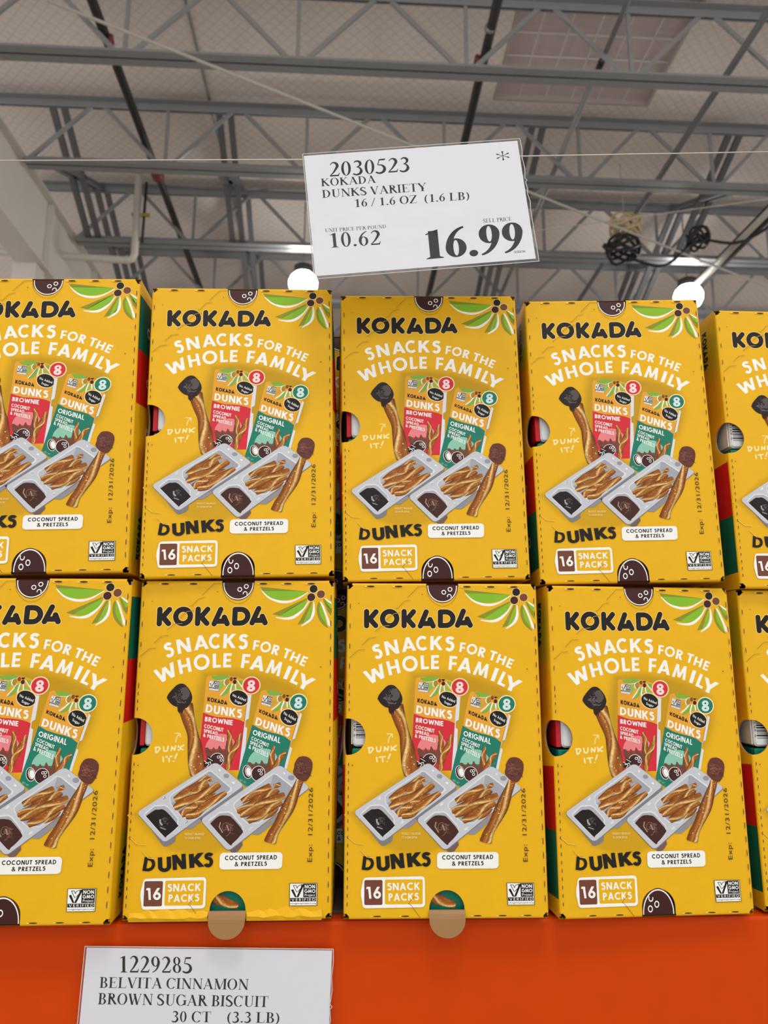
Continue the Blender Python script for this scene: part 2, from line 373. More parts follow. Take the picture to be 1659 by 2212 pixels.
    if ch == '3': return .56, stroke(arc(.25, .77, .16, .2, 150, -90, 12), [t] + [t + (T * .9 - t) * sin(pi * k / 12) for k in range(1, 13)]) + stroke(arc(.22, .28, .22, .27, 90, -140, 14), [t + (T - t) * sin(pi * min(k, 10) / 10 * .5 if k < 6 else pi * (.5 + (k - 6) / 16 * .8)) for k in range(15)])
    if ch == '4': return .56, st(.34 - T / 2, 0, 1) + hb(.04, .52, .3) + dg((.05, .28), (.34, 1), t)
    if ch == '5': return .56, [[(.17, .9), (.45, .9), (.49, 1.02), (.2, 1.0)]] + stroke([(.19, .98), (.12, .58)], t) + stroke([(.12, .58)] + arc(.2, .3, .24, .29, 80, -140, 14), [t] + [t + (T - t) * sin(pi * (.1 + .8 * k / 14)) for k in range(15)])
    if ch == '6' and T > .2: return .6, rg(.3, .31, .27, .325, .27 - T * .8, .325 - t, 0, 360, 28) + stroke(arc(.62, .32, .59 - T * .4, .70, 180, 100, 14), [T * .8 + (t - T * .8) * k / 14 for k in range(15)])
    if ch == '6': return .56, rg(.28, .31, .22, .32, .22 - T * .85, .32 - t, 0, 360, 24) + stroke(arc(.56, .3, .46, .7, 180, 105, 12), [T * .85 + (t - T * .85) * k / 12 for k in range(13)])
    if ch == '7': return .56, hb(.06, .5, .95) + stroke([(.47, .95), (.22, 0)], T * .6)
    if ch == '8': return .56, rg(.28, .75, .19, .26, .19 - T * .75, .26 - t, 0, 360, 22) + rg(.28, .26, .22, .275, .22 - T * .85, .275 - t, 0, 360, 22)
    if ch == '9':
        a, p = serif('6', T, t); return a, [[(a - x, 1 - y) for x, y in q] for q in p]
    if ch == '.': return .28, [disc(.14, .07, .075 + (T - .14) * .35, n=16)]
    if ch == '/': return .34, stroke([(.02, -.03), (.32, 1.02)], t * 1.2)
    if ch == '(': return .36, stroke(arc(.46, .4, .36, .64, 120, 240, 14), [t + (T * .8 - t) * sin(pi * k / 14) for k in range(15)])
    if ch == ')': return .36, stroke(arc(-.1, .4, .36, .64, 60, -60, 14), [t + (T * .8 - t) * sin(pi * k / 14) for k in range(15)])
    if ch == '*': return .6, [p for a in (90, 30, 150, 210, 270, 330) for p in stroke([(.3, .5), (.3 + .22 * cos(RAD(a)), .5 + .24 * sin(RAD(a))), (.3 + .36 * cos(RAD(a)), .5 + .42 * sin(RAD(a)))], [.03, .05, .11], cap=1)]
    return .5, []

def layout(text, fn, gap):
    x = 0.0; polys = []
    for ch in text:
        a, p = fn(ch)
        polys += [[(q[0] + x, q[1]) for q in poly] for poly in p if len(poly) > 2]
        x += a + gap
    return x - gap, polys
_TXT = {}
def text_tris(text, font, t, gap):
    key = (text, font, t, gap)
    if key in _TXT: return _TXT[key]
    if font == 'plain':
        cu = bpy.data.curves.new('lettering', 'FONT'); cu.body = text; cu.size = 1.0; cu.offset = t; cu.resolution_u = 4; cu.space_character = 1 + gap
        o = bpy.data.objects.new('lettering', cu); COL.objects.link(o)
        bpy.context.view_layer.update()
        me = o.to_mesh(); me.calc_loop_triangles()
        v = [(p.co.x, p.co.y) for p in me.vertices]; f = [tuple(q.vertices) for q in me.loop_triangles]
        o.to_mesh_clear(); bpy.data.objects.remove(o); bpy.data.curves.remove(cu)
        v = [(x, y / 0.73) for x, y in v]; x0 = min(p[0] for p in v); w = max(p[0] for p in v) - x0
        v = [(x - x0, y) for x, y in v]
        f = [q if area2([v[i] for i in q]) > 0 else q[::-1] for q in f]
    else:
        fn = {'sans': lambda c: sans(c, t), 'logo': lambda c: logo(c, t), 'serif': lambda c: serif(c, t, t * .3), 'black': lambda c: serif(c, t, t * .22)}[font]
        w, polys = layout(text, fn, gap); v, f = union(polys)
    _TXT[key] = (w, v, f); return _TXT[key]

def homography(src, dst):
    A = []; b = []
    for (x, y), (u, v) in zip(src, dst):
        A += [[x, y, 1, 0, 0, 0, -u * x, -u * y], [0, 0, 0, x, y, 1, -v * x, -v * y]]; b += [u, v]
    h = np.linalg.solve(np.array(A, float), np.array(b, float))
    return lambda p: ((h[0] * p[0] + h[1] * p[1] + h[2]) / (h[6] * p[0] + h[7] * p[1] + 1), (h[3] * p[0] + h[4] * p[1] + h[5]) / (h[6] * p[0] + h[7] * p[1] + 1))

class Art:
    """flat printed shapes collected as (layer, points, colours); to3d lays them on a surface"""
    def __init__(self, frame=None): self.items = []; self.frame = frame or (lambda p: p); self.layer = 1
    def use(self, frame): self.frame = frame; return self
    def up(self, n=1): self.layer += n
    def _tri(self, v, f, col):
        g = [self.frame(p) for p in v]
        for t in f: self.items.append((self.layer, [g[i] for i in t], [col] * len(t)))
    def poly(self, pts, col): v, f = union([pts]); self._tri(v, f, col)
    def polys(self, ps, col): v, f = union(ps); self._tri(v, f, col)
    def line(self, pts, w, col, cap=1, closed=False): self.polys(stroke(pts, w, cap=cap, closed=closed), col)
    def grid(self, rows, cols):
        """rows of points with one colour per point"""
        g = [[self.frame(p) for p in r] for r in rows]
        for i in range(len(rows) - 1):
            for j in range(len(rows[0]) - 1):
                self.items.append((self.layer, [g[i][j], g[i][j + 1], g[i + 1][j + 1], g[i + 1][j]], [cols[i][j], cols[i][j + 1], cols[i + 1][j + 1], cols[i + 1][j]]))
    def text(self, s, font, TL, TR, BR, BL, col, t=.2, gap=.12, lean=0):
        w, v, f = text_tris(s, font, t, gap)
        def m(p):
            a = p[0] / w; b = p[1]
            return tuple((BL[k] * (1 - a) + BR[k] * a) * (1 - b) + (TL[k] * (1 - a) + TR[k] * a) * b for k in (0, 1))
        self._tri([m(p) for p in v], f, col)
    def glyph(self, ch, font, cx, cy, ang, w, h, col, t=.2):
        """one letter centred at a place, turned by ang (image coordinates, y down)"""
        c, s = cos(RAD(ang)), sin(RAD(ang)); dx, dy = (c * w / 2, -s * w / 2), (-s * h / 2, -c * h / 2)
        P = lambda a, b: (cx + a * dx[0] + b * dy[0], cy + a * dx[1] + b * dy[1])
        self.text(ch, font, P(-1, 1), P(1, 1), P(1, -1), P(-1, -1), col, t)
    def lay(self, mb, fn, step=0.000005):
        for layer, pts, cols in self.items:
            if fn in (fL, fR):
                for c in cells(ccw(pts)): mb.face([fn(p[0], p[1], .00015 + layer * step) for p in c], cols[0])
                continue
            p3 = [fn(p[0], p[1], layer * step) for p in pts]
            if area2(pts) < 0: p3 = p3[::-1]; cols = cols[::-1]
            mb.face(p3, None, cols)
def zoom(x0, y0, s, H=None):
    return (lambda p: H((x0 + p[0] / s, y0 + p[1] / s))) if H else (lambda p: (x0 + p[0] / s, y0 + p[1] / s))

# ------------------------------------------------------------------ colours of the print
YEL = rgb(226, 174, 18); KRAFT = rgb(152, 116, 76); KRAFT2 = rgb(120, 88, 55); WHITE = rgb(238, 240, 236); INK = rgb(27, 24, 22)
PALE = rgb(240, 216, 150); BROWN = rgb(112, 66, 50); COCO = rgb(62, 30, 30); LEAF = rgb(130, 182, 42); OLIVE = rgb(134, 140, 40)
RED = rgb(206, 44, 56); TEAL = rgb(28, 120, 100); CREAM = rgb(246, 232, 176); TRAY = rgb(192, 196, 204); TRAYL = rgb(214, 218, 223); TRAYD = rgb(122, 122, 130)
ORANGEY = rgb(224, 160, 44); SIDE_RED = rgb(190, 22, 24); SIDE_GREEN = rgb(10, 96, 78)
W, H, D, RF = 0.2, 0.32906, 0.09, 0.0025                # front width and height, depth, fold radius
HB = homography([(756, 1263), (1151, 1265), (1178.5, 1981), (750, 1981)], [(0, H), (W, H), (W, 0), (0, 0)])
Z1 = zoom(740, 1260, 7.541, HB); Z2 = zoom(950, 1260, 7.213, HB); Z3 = zoom(740, 1440, 7.541, HB); Z4 = zoom(880, 1440, 7.541, HB)
Z5 = zoom(960, 1480, 7.541, HB); Z6 = zoom(745, 1640, 7.541, HB); Z7 = zoom(880, 1620, 5.53, HB); Z8 = zoom(740, 1820, 3.687, HB)
ZA = zoom(730, 1250, 3.53, HB); ZB = zoom(730, 1620, 3.53, HB)

def spline(pts, n):
    """smooth curve through points of any dimension"""
    out = []; m = len(pts) - 1
    for k in range(n + 1):
        x = k / n * m; i = min(int(x), m - 1); t = x - i
        p0, p1, p2, p3 = pts[max(i - 1, 0)], pts[i], pts[i + 1], pts[min(i + 2, m)]
        out.append(tuple(0.5 * (2 * b + (c - a) * t + (2 * a - 5 * b + 4 * c - d) * t * t + (3 * b - a - 3 * c + d) * t ** 3) for a, b, c, d in zip(p0, p1, p2, p3)))
    return out

def roundpoly(pts, r, n=5):
    """polygon with rounded corners; r is one radius or one per corner"""
    out = []; m = len(pts); R = r if isinstance(r, (list, tuple)) else [r] * m
    for k in range(m):
        p, a, b = Vector(pts[k]), Vector(pts[k - 1]), Vector(pts[(k + 1) % m])
        u, v = (a - p), (b - p); q = min(R[k], u.length * .45, v.length * .45); u.normalize(); v.normalize()
        s0, s1 = p + u * q, p + v * q
        for i in range(n + 1):
            t = i / n; c = s0 * (1 - t) ** 2 + p * 2 * t * (1 - t) + s1 * t * t; out.append((c.x, c.y))
    return out
def pretzel(A, pts, widths, seed, seams=1.0, n=30, m=10, bright=1.0, salt=5):
    """printed picture of a twisted pretzel stick"""
    rnd = random.Random(seed)
    c = spline([(*p, w) for p, w in zip(pts, widths)], n)
    rows, cols = [], []; ph = rnd.random() * 6.28
    dark, mid, light, cream = rgb(74, 36, 12), rgb(146, 80, 26), rgb(200, 132, 52), rgb(232, 208, 140)
    for k, (x, y, w) in enumerate(c):
        a, b = c[max(k - 1, 0)], c[min(k + 1, n)]; dx, dy = b[0] - a[0], b[1] - a[1]; L = math.hypot(dx, dy) or 1
        nx, ny = -dy / L, dx / L; t = k / n
        if k in (0, n): w *= 0.72
        elif k in (1, n - 1): w *= 0.93
        r, q = [], []
        s0 = 0.75 * sin(2 * pi * seams * t + ph)
        for j in range(m + 1):
            s = -1 + 2 * j / m
            r.append((x + nx * s * w / 2, y + ny * s * w / 2))
            e = 1 - abs(s) ** 2.0
            g = 0.5 + 0.5 * sin(3.0 * (s - s0) + 1.0)
            col = mix(dark, mix(mid, light, g), 0.12 + 0.88 * e)
            col = mix(col, cream, 0.85 * math.exp(-((s - s0) / .2) ** 2) * (0.4 + 0.6 * abs(sin(pi * seams * 2 * t + 1))))
            col = mix(col, dark, 0.75 * math.exp(-((s - s0 - .42) / .14) ** 2))
            v = bright * (1 + rnd.uniform(-.24, .24)); q.append(tuple(cc * v for cc in col))
        rows.append(r); cols.append(q)
    A.grid(rows, cols)
    A.up()
    for _ in range(salt):
        k = rnd.randrange(3, n - 2); x, y, w = c[k]; r = w * rnd.uniform(.03, .06)
        A.poly(disc(x + rnd.uniform(-.3, .3) * w, y + rnd.uniform(-.3, .3) * w, r, r * .7, rnd.random() * 90, 8), rgb(240, 206, 150))

def blob(A, pts, base, hi, seed, streaks=26, centre=None):
    """printed picture of a glossy dip: outline with streaky highlights"""
    rnd = random.Random(seed); o = spline(pts + [pts[0]], 40)[:-1]; A.poly(o, base); A.up()
    cx = sum(p[0] for p in o) / len(o); cy = sum(p[1] for p in o) / len(o)
    R0 = min(math.hypot(p[0] - cx, p[1] - cy) for p in o)
    for k in range(streaks):
        a = rnd.random() * 6.28; r = R0 * rnd.uniform(.1, .8); x, y = cx + r * cos(a), cy + r * sin(a); L = R0 * rnd.uniform(.12, .5); b = rnd.uniform(-.5, .9)
        A.line([(x - L / 2 * cos(b), y - L / 2 * sin(b)), (x + rnd.uniform(-.05, .05) * R0, y + .07 * R0), (x + L / 2 * cos(b), y + L / 2 * sin(b))], R0 * rnd.uniform(.025, .09), mix(base, hi, rnd.uniform(.15, .9)), cap=0)

def halo(A, cx, cy, pts, dark, width, n=44, rings=7):
    """printed soft tint around a picture, fading to the plain ink"""
    o = spline(pts + [pts[0]], n)
    rows, cols = [], []
    for i in range(rings + 1):
        t = i / rings
        rows.append([(x + (x - cx) / math.hypot(x - cx, y - cy) * width * t, y + (y - cy) / math.hypot(x - cx, y - cy) * width * t) for x, y in o])
        e = t * t * (3 - 2 * t); cols.append([mix(dark, YEL, e)] * len(o))
    A.poly(o[:-1], dark); A.grid(rows, cols)

def coconut_dots(A, pts, r, col=WHITE, w=None):
    for x, y in pts: A.line(disc(x, y, r, n=16), w or r * .42, col, cap=0, closed=True)

def non_gmo(A, TL, TR, BR, BL, full=True):
    """the square certification mark with butterfly and tick"""
    def P(x, y): return tuple((TL[k] * (1 - x) + TR[k] * x) * (1 - y) + (BL[k] * (1 - x) + BR[k] * x) * y for k in (0, 1))
    pl = lambda pts, c: A.poly([P(*p) for p in pts], c)
    R4 = lambda x0, y0, x1, y1: [(x0, y0), (x1, y0), (x1, y1), (x0, y1)]
    pl(R4(0, 0, 1, 1), INK); A.up()
    pl(R4(.02, .02, .98, .98), WHITE); A.up()
    pl(R4(.5, .03, .96, .63), INK); pl(R4(.03, .65, .96, .81), INK); A.up()
    pl([(.06, .3), (.14, .26), (.26, .6), (.46, .06), (.5, .04), (.5, .16), (.33, .62), (.2, .62)], INK); A.up()
    ln = lambda pts, w: A.line([P(*p) for p in pts], w, INK)
    k = math.hypot(TR[0] - TL[0], TR[1] - TL[1])
    ln([(.27, .4), (.14, .1), (.24, .1), (.28, .22), (.32, .12), (.44, .06), (.42, .22), (.3, .38)], k * .022)
    T = lambda s, f, x0, y0, x1, y1, c, t, g=.12: A.text(s, f, P(x0, y0), P(x1, y0), P(x1, y1), P(x0, y1), c, t, g)
    A.up()
    T('NON', 'sans', .55, .08, .92, .235, WHITE, .2); T('GMO', 'sans', .54, .275, .93, .435, WHITE, .2)
    T('Project', 'plain', .55, .47, .92, .58, WHITE, .008, .1); T('VERIFIED', 'sans', .08, .675, .93, .785, WHITE, .13, .35)
    T('nongmoproject.org', 'plain', .035, .858, .965, .922, INK, .012, .02)

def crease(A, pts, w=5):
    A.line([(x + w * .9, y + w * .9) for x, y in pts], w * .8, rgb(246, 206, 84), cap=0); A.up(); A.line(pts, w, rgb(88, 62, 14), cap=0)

def pouch(A, z, red):
    """one of the two pictured snack sleeves"""
    A.use(z)
    if red:
        tray = [(795, 480), (855, 488), (830, 868), (782, 897), (780, 1000), (815, 1022), (790, 1700), (700, 1700)]
        face = [(150, 176), (250, 163), (480, 170), (640, 205), (720, 240), (800, 470), (796, 545), (768, 925), (715, 1700), (50, 1700), (80, 1190), (105, 760), (128, 230), (135, 195)]
        band = [(105, 765), (210, 805), (320, 838), (460, 848), (580, 862), (690, 890), (768, 925), (715, 1700), (50, 1700), (80, 1190)]
        ink, soft = RED, rgb(226, 128, 132)
    else:
        tray = [(1035, 475), (1068, 505), (975, 897), (920, 917), (905, 1028), (938, 1052), (860, 1420), (810, 1420)]
        face = [(400, 130), (440, 108), (520, 108), (700, 148), (900, 240), (1040, 470), (1000, 580), (910, 937), (820, 1420), (500, 1700), (270, 1700), (90, 1530), (290, 660), (385, 200)]
        band = [(290, 662), (420, 738), (560, 785), (700, 820), (810, 860), (910, 937), (820, 1420), (500, 1700), (270, 1700), (90, 1530)]
        ink, soft = TEAL, rgb(136, 194, 172)
    A.poly(tray, TRAYL); A.poly(face, ORANGEY); A.up(); A.poly(band, ink); A.up()
    cx, cy = (410, 1355) if red else (490, 1295)
    A.poly(arc(cx, cy, 245, 245, 0, -180, 30), soft)
    wave = [(-245, -12), (-240, -22), (-200, -22), (-145, 30), (-115, -30), (-60, 32), (-25, -55), (20, 10), (62, 25), (88, -130), (110, -105), (150, 0), (245, 0)]
    A.up(); w = spline([(cx + x, cy + y) for x, y in wave], 48)
    A.poly(w + arc(cx, cy, 245, 245, 0, 180 if red else 130, 24), BROWN); A.up()
    # coconut pictures
    if red:
        A.poly(disc(360, 1530, 112), WHITE); A.up(); A.poly(disc(360, 1530, 104), COCO); A.up(); coconut_dots(A, [(382, 1485), (428, 1535), (424, 1480)], 20)
        A.poly([(205, 1465), (310, 1522), (305, 1570), (245, 1640), (150, 1640), (150, 1540), (195, 1560)], INK); A.up()
        for pts in ([(160, 1545), (240, 1600), (205, 1640)], [(215, 1500), (290, 1545)], [(180, 1590), (260, 1560), (270, 1610)]): A.line(pts, 9, WHITE)
        pretzel(A, [(525, 1045), (540, 1180), (572, 1420)], [44, 78, 74], 3, 1.2, bright=1.1); pretzel(A, [(728, 1110), (655, 1300), (575, 1480), (520, 1690)], [50, 96, 92, 90], 4, 1.6, bright=1.12, salt=9)
    else:
        A.poly(disc(248, 1428, 72, 114, -14), WHITE); A.up(); A.poly(disc(248, 1428, 64, 106, -14), COCO); A.up(); A.line(disc(258, 1422, 42, 80, -16, 24), 9, WHITE, closed=True, cap=0); A.poly(disc(264, 1425, 34, 66, -16), WHITE); A.up()
        A.poly(disc(420, 1455, 112, 124), WHITE); A.up(); A.poly(disc(420, 1455, 103, 116), COCO); A.up(); coconut_dots(A, [(433, 1405), (468, 1460), (470, 1402)], 20)
        pretzel(A, [(645, 1010), (632, 1150), (640, 1400)], [40, 78, 72], 5, 1.2, bright=1.1); pretzel(A, [(830, 1110), (750, 1220), (640, 1420)], [56, 90, 84], 6, 1.3, bright=1.12)
        A.text('NET WT', 'sans', (140, 1535), (240, 1590), (232, 1620), (130, 1565), soft, .14, .1)
        A.text('1.6 OZ', 'plain', (178, 1612), (262, 1655), (254, 1682), (170, 1638), soft, 0, 0)
    A.up()
    # leaves and berries at the top
    dx, dy = (0, 0)
    L = lambda pts, c: A.poly(spline(pts + [pts[0]], 28)[:-1], c)
    if red:
        L([(205, 180), (330, 163), (440, 168), (510, 190), (430, 232), (330, 250), (240, 222)], rgb(124, 172, 62)); A.line([(300, 252), (420, 240), (505, 195)], 8, WHITE)
        L([(340, 285), (415, 262), (405, 340), (340, 412)], rgb(140, 180, 72)); L([(500, 300), (520, 330), (480, 450), (400, 500), (375, 490), (440, 400)], rgb(124, 172, 62)); A.line([(498, 305), (430, 410), (372, 482)], 20, WHITE)
        A.line([(545, 305), (520, 400), (522, 460)], 20, WHITE); L([(550, 310), (575, 330), (560, 400), (532, 400)], rgb(140, 180, 72)); L([(602, 310), (650, 340), (700, 410), (640, 410), (608, 380)], rgb(140, 180, 72)); A.line([(592, 312), (602, 390)], 18, WHITE)
        L([(625, 245), (700, 258), (722, 340), (680, 320)], rgb(124, 172, 62)); A.line([(622, 252), (712, 372)], 16, WHITE); A.up()
        A.poly(disc(440, 275, 34, 54, 8), WHITE); A.up(); A.poly(disc(456, 276, 36, 52, 4), rgb(166, 132, 40))
        A.poly(disc(523, 228, 27, 34), rgb(132, 70, 34)); A.poly(arc(580, 203, 27, 32, 0, 180, 12), INK); A.poly(disc(580, 275, 29, 35), COCO)
        non_gmo(A, (182, 245), (343, 265), (335, 425), (172, 400))
        e = (660, 535, 152, 118, 26); t1 = ((562, 462), (775, 545), (768, 590), (556, 505)); t2 = ((602, 552), (722, 600), (714, 640), (594, 592))
        K = ((165, 510), (485, 580), (480, 648), (163, 583)); DU = ((150, 630), (725, 722), (722, 865), (140, 758))
        X1 = ('BROWNIE', (142, 832), (582, 893), (580, 975), (137, 905)); X2 = ('COCONUT', (135, 950), (440, 1020), (435, 1083), (132, 1008)); X3 = ('SPREAD', (130, 1030), (355, 1078), (350, 1130), (128, 1083)); X4 = ('& PRETZELS', (125, 1100), (462, 1178), (458, 1242), (122, 1152))
    else:
        L([(478, 110), (600, 122), (740, 165), (660, 202), (560, 196), (510, 160)], rgb(124, 172, 62)); A.line([(570, 200), (660, 205), (735, 172)], 8, WHITE)
        L([(585, 290), (665, 262), (650, 330), (580, 360)], rgb(196, 160, 50)); L([(738, 285), (750, 320), (710, 420), (620, 465), (600, 450), (670, 380)], rgb(124, 172, 62)); A.line([(730, 290), (660, 370), (582, 428)], 20, WHITE)
        A.line([(772, 295), (740, 390), (736, 440)], 20, WHITE); L([(782, 300), (805, 320), (795, 390), (762, 400)], rgb(140, 180, 72)); L([(835, 300), (880, 340), (910, 410), (870, 400), (840, 380)], rgb(140, 180, 72)); A.line([(820, 300), (830, 385)], 20, WHITE); A.up()
        A.poly(disc(692, 248, 34, 54, 8), WHITE); A.up(); A.poly(disc(708, 250, 36, 52, 4), rgb(166, 132, 40))
        A.poly(disc(768, 210, 27, 34), rgb(132, 70, 34)); A.poly(arc(824, 192, 25, 28, 0, 180, 12), INK); A.poly(disc(820, 265, 29, 35), COCO)
        non_gmo(A, (440, 180), (590, 225), (565, 385), (410, 335))
        e = (868, 552, 150, 122, 32); t1 = ((785, 452), (978, 560), (968, 610), (776, 500)); t2 = ((802, 546), (915, 612), (905, 652), (792, 586))
        K = ((390, 410), (690, 530), (685, 600), (383, 470)); DU = ((352, 545), (905, 735), (885, 878), (328, 665))
        X1 = ('ORIGINAL', (310, 745), (750, 880), (740, 972), (300, 825)); X2 = ('COCONUT', (290, 850), (570, 975), (560, 1035), (282, 905)); X3 = ('SPREAD', (270, 920), (480, 1010), (470, 1062), (262, 972)); X4 = ('& PRETZELS', (255, 985), (570, 1125), (560, 1195), (247, 1045))
    A.up(); cut = lambda p: p[0] < (800 if red else 1020 - (p[1] - 480) * .13)
    E1 = [p if cut(p) else ((800 if red else 1020 - (p[1] - 480) * .13), p[1]) for p in disc(e[0], e[1], e[2] + 12, e[3] + 14, e[4])]
    E2 = [p if cut(p) else ((795 if red else 1014 - (p[1] - 480) * .13), p[1]) for p in disc(e[0], e[1], e[2], e[3], e[4])]
    A.poly(E1, rgb(244, 214, 160)); A.up(); A.poly(E2, rgb(24, 22, 20)); A.up()
    A.text('No Added', 'plain', *t1, WHITE, .012); A.text('Sugar', 'plain', *t2, WHITE, .012)
    A.text('KOKADA', 'logo', *K, INK, .26, .1); A.text('DUNKS', 'sans', *DU, WHITE, .22, .14)
    for s, *q in (X1, X2, X3, X4): A.text(s, 'sans', *q, WHITE, .2, .12)

def badge(A, z, x, y, ink, tl, tr, br, bl):
    A.use(z); A.poly(disc(x, y, 146, n=40), CREAM); A.up(); A.poly(disc(x, y, 130, n=40), ink); A.up(); A.text('8', 'sans', tl, tr, br, bl, rgb(236, 216, 214) if ink is RED else rgb(206, 226, 226), .22)

def front_art():
    A = Art()
    # soft tint behind the pictures
    A.use(Z4); halo(A, 800, 800, [(150, 190), (720, 200), (1560, 480), (1500, 1200), (900, 1700), (100, 1500), (60, 800)], mix(YEL, rgb(150, 116, 14), .55), 230)
    A.up(); A.use(Z6); halo(A, 900, 700, [(150, 870), (1300, 120), (1800, 440), (2400, 600), (1700, 1300), (1200, 1480), (640, 1360)], mix(YEL, rgb(150, 116, 14), .38), 150)
    # logo
    A.up(2); A.use(Z1)
    def logo_row(w, col):
        hh = w / 2
        k = lambda x0: stroke([(x0 + 45, 452), (x0 + 45, 684)], w, cap=1) + stroke([(x0 + 196, 455), (x0 + 105, 566)], w, cap=1) + stroke([(x0 + 100, 578), (x0 + 192, 682)], w, cap=1)
        A.polys(k(352), col); A.polys(k(956), col)
        A.polys(ringseg(768, 568, 115 + hh, 116 + hh, 115 - hh, 116 - hh, 0, 360, 40), col)
        a = lambda ax, ay, s=1: stroke([(ax, ay), (ax - 94, ay + 232)], w, cap=1) + stroke([(ax + 62, ay + 126), (ax + 112, ay + 232)], w, cap=1) + stroke([(ax - 66, ay + 192), (ax + 86, ay + 192)], w, cap=0) + stroke([(ax + 62, ay + 128), (ax + 24, ay + 168)], w * .55, cap=1)
        A.polys(a(1358, 458), col)
        q = (944.9 - 740) * 7.541; A.polys(stroke([(q + 42, 462), (q + 42, 682), (q + 130, 682)] + [(q + 130 + 115 * cos(RAD(u)), 571 + 111 * sin(RAD(u))) for u in range(90, -91, -12)] + [(q + 42, 460)], w, cap=1), col)
        A.polys(a((950 - 740) * 7.541 + 360 * 7.541 / 7.213 - 2, 447), col)
    logo_row(100, PALE); A.up(); logo_row(85, INK); A.up()
    # arched slogan
    g = lambda rows: [A.glyph(c, 'sans', x, y, a, w, h, WHITE, .205) for c, x, y, a, w, h in rows]
    A.use(Z1); g([('S', 572, 1107, 15, 150, 240), ('N', 801, 1041, 11.2, 214, 232), ('A', 1071, 990, 7.4, 232, 231), ('C', 1286, 972, 3, 180, 240), ('K', 1524, 970, 0, 200, 230)])
    A.use(Z2); g([('S', 150, 940, -4, 150, 232), ('F', 347, 995, -7, 86, 150), ('O', 492, 1024, -11, 162, 163), ('R', 650, 1072, -15, 112, 152), ('T', 816, 1128, -18, 108, 150), ('H', 947, 1187, -20, 130, 145), ('E', 1079, 1247, -23, 86, 150)])
    A.use(Z1); g([('W', 540, 1476, 24.9, 346, 232), ('H', 830, 1365, 13, 192, 232), ('O', 1097, 1307, 5, 250, 250), ('L', 1335, 1284, 3, 128, 229), ('E', 1502, 1281, 0, 128, 229)])
    A.use(Z2); g([('F', 198, 1240, -5, 120, 218), ('A', 387, 1272, -10.6, 216, 225), ('M', 642, 1345, -16.5, 224, 220)])
    A.use(Z4); g([('I', 1411, 130, -20, 64, 222), ('L', 1554, 205, -25, 128, 226)])
    A.use(zoom(0, 0, 1, HB)); g([('Y', 1104.8, 1478.5, -25, 35, 30)])
    A.up()
    # palm leaves and coconuts in the corner
    A.use(Z2)
    wl = lambda pts, w: A.polys(stroke(spline(pts, 24), [w * (.25 + .75 * min(1, k / 10)) * (.25 + .75 * min(1, (24 - k) / 10)) for k in range(25)], cap=0), WHITE)
    def leaf(a, b): A.poly(spline(a, 24) + spline(b, 24)[1:-1], None or LEAF)
    A.poly([(365, 92), (1085, 170), (800, 160), (400, 150)], OLIVE); A.poly([(400, 146), (620, 150), (1085, 172)] + spline([(1085, 172), (960, 250), (760, 298), (560, 275), (400, 150)], 24)[1:-1], LEAF); wl([(388, 150), (520, 270), (720, 330), (900, 300), (1095, 182)], 38)
    A.poly([(568, 515), (1078, 272), (1085, 290), (680, 545)], OLIVE); A.poly(spline([(680, 542), (860, 420), (1085, 290)], 10) + spline([(1085, 290), (1040, 420), (900, 530), (780, 560), (680, 545)], 20)[1:-1], LEAF); wl([(625, 568), (780, 588), (900, 560), (1020, 460), (1115, 320)], 44)
    A.poly([(955, 685), (1140, 330), (1168, 330), (1042, 662)], OLIVE); A.poly([(1042, 662)] + spline([(1042, 662), (1140, 590), (1168, 480), (1166, 340)], 16)[1:] + [(1120, 480)], LEAF); wl([(1018, 705), (1130, 620), (1190, 500), (1188, 330)], 48)
    A.poly(spline([(1262, 325), (1236, 420), (1260, 560), (1330, 670), (1420, 738), (1400, 690), (1310, 560), (1282, 440), (1285, 360)], 30), OLIVE); A.poly(spline([(1285, 350), (1285, 440), (1312, 560), (1398, 685), (1370, 570), (1320, 420)], 24), LEAF); A.poly([(1283, 330), (1300, 325), (1345, 400), (1466, 690), (1466, 722), (1420, 690), (1380, 560)], WHITE)
    A.poly([(1320, 285), (1345, 285), (1460, 470), (1462, 550), (1400, 470)], OLIVE); A.poly([(1350, 290), (1400, 330), (1455, 370), (1460, 480), (1400, 400)], LEAF); A.poly([(1348, 280), (1362, 275), (1452, 335), (1455, 368), (1400, 330)], WHITE)
    A.up()
    for x, y, r, c in ((1175, 130, 60, INK), (1290, 213, 61, BROWN), (1145, 258, 61, COCO)):
        A.poly(disc(x, y, r + 6, n=32), PALE)
        A.up(); A.poly(disc(x, y, r, n=32), c)
    # hand lettered note
    A.use(Z3)
    for pts in ([(440, 1320), (445, 1405), (470, 1400), (510, 1340), (490, 1318), (430, 1322)], [(560, 1310), (570, 1380), (600, 1388), (625, 1370), (634, 1305)], [(688, 1375), (692, 1310), (740, 1368), (752, 1300)], [(800, 1370), (798, 1298)], [(880, 1288), (806, 1340), (872, 1362)],
                [(562, 1478), (572, 1550)], [(610, 1476), (700, 1468)], [(652, 1476), (665, 1552)], [(780, 1428), (752, 1500)], [(733, 1546), (734, 1547)]):
        A.line(pts, 23, CREAM)
    for pts in ([(728, 1094), (816, 1098), (818, 1152)], spline([(810, 1104), (765, 1160), (750, 1240)], 10)): A.line(pts, 13, CREAM)
    A.up()
    # pictured sleeves, badges, sticks and trays
    pouch(A, Z4, True); A.up()
    pouch(A, Z5, False); A.up()
    badge(A, Z4, 845, 333, RED, (780, 248), (912, 248), (908, 430), (778, 430)); badge(A, Z5, 1000, 313, TEAL, (937, 226), (1068, 226), (1064, 408), (935, 408)); A.up()
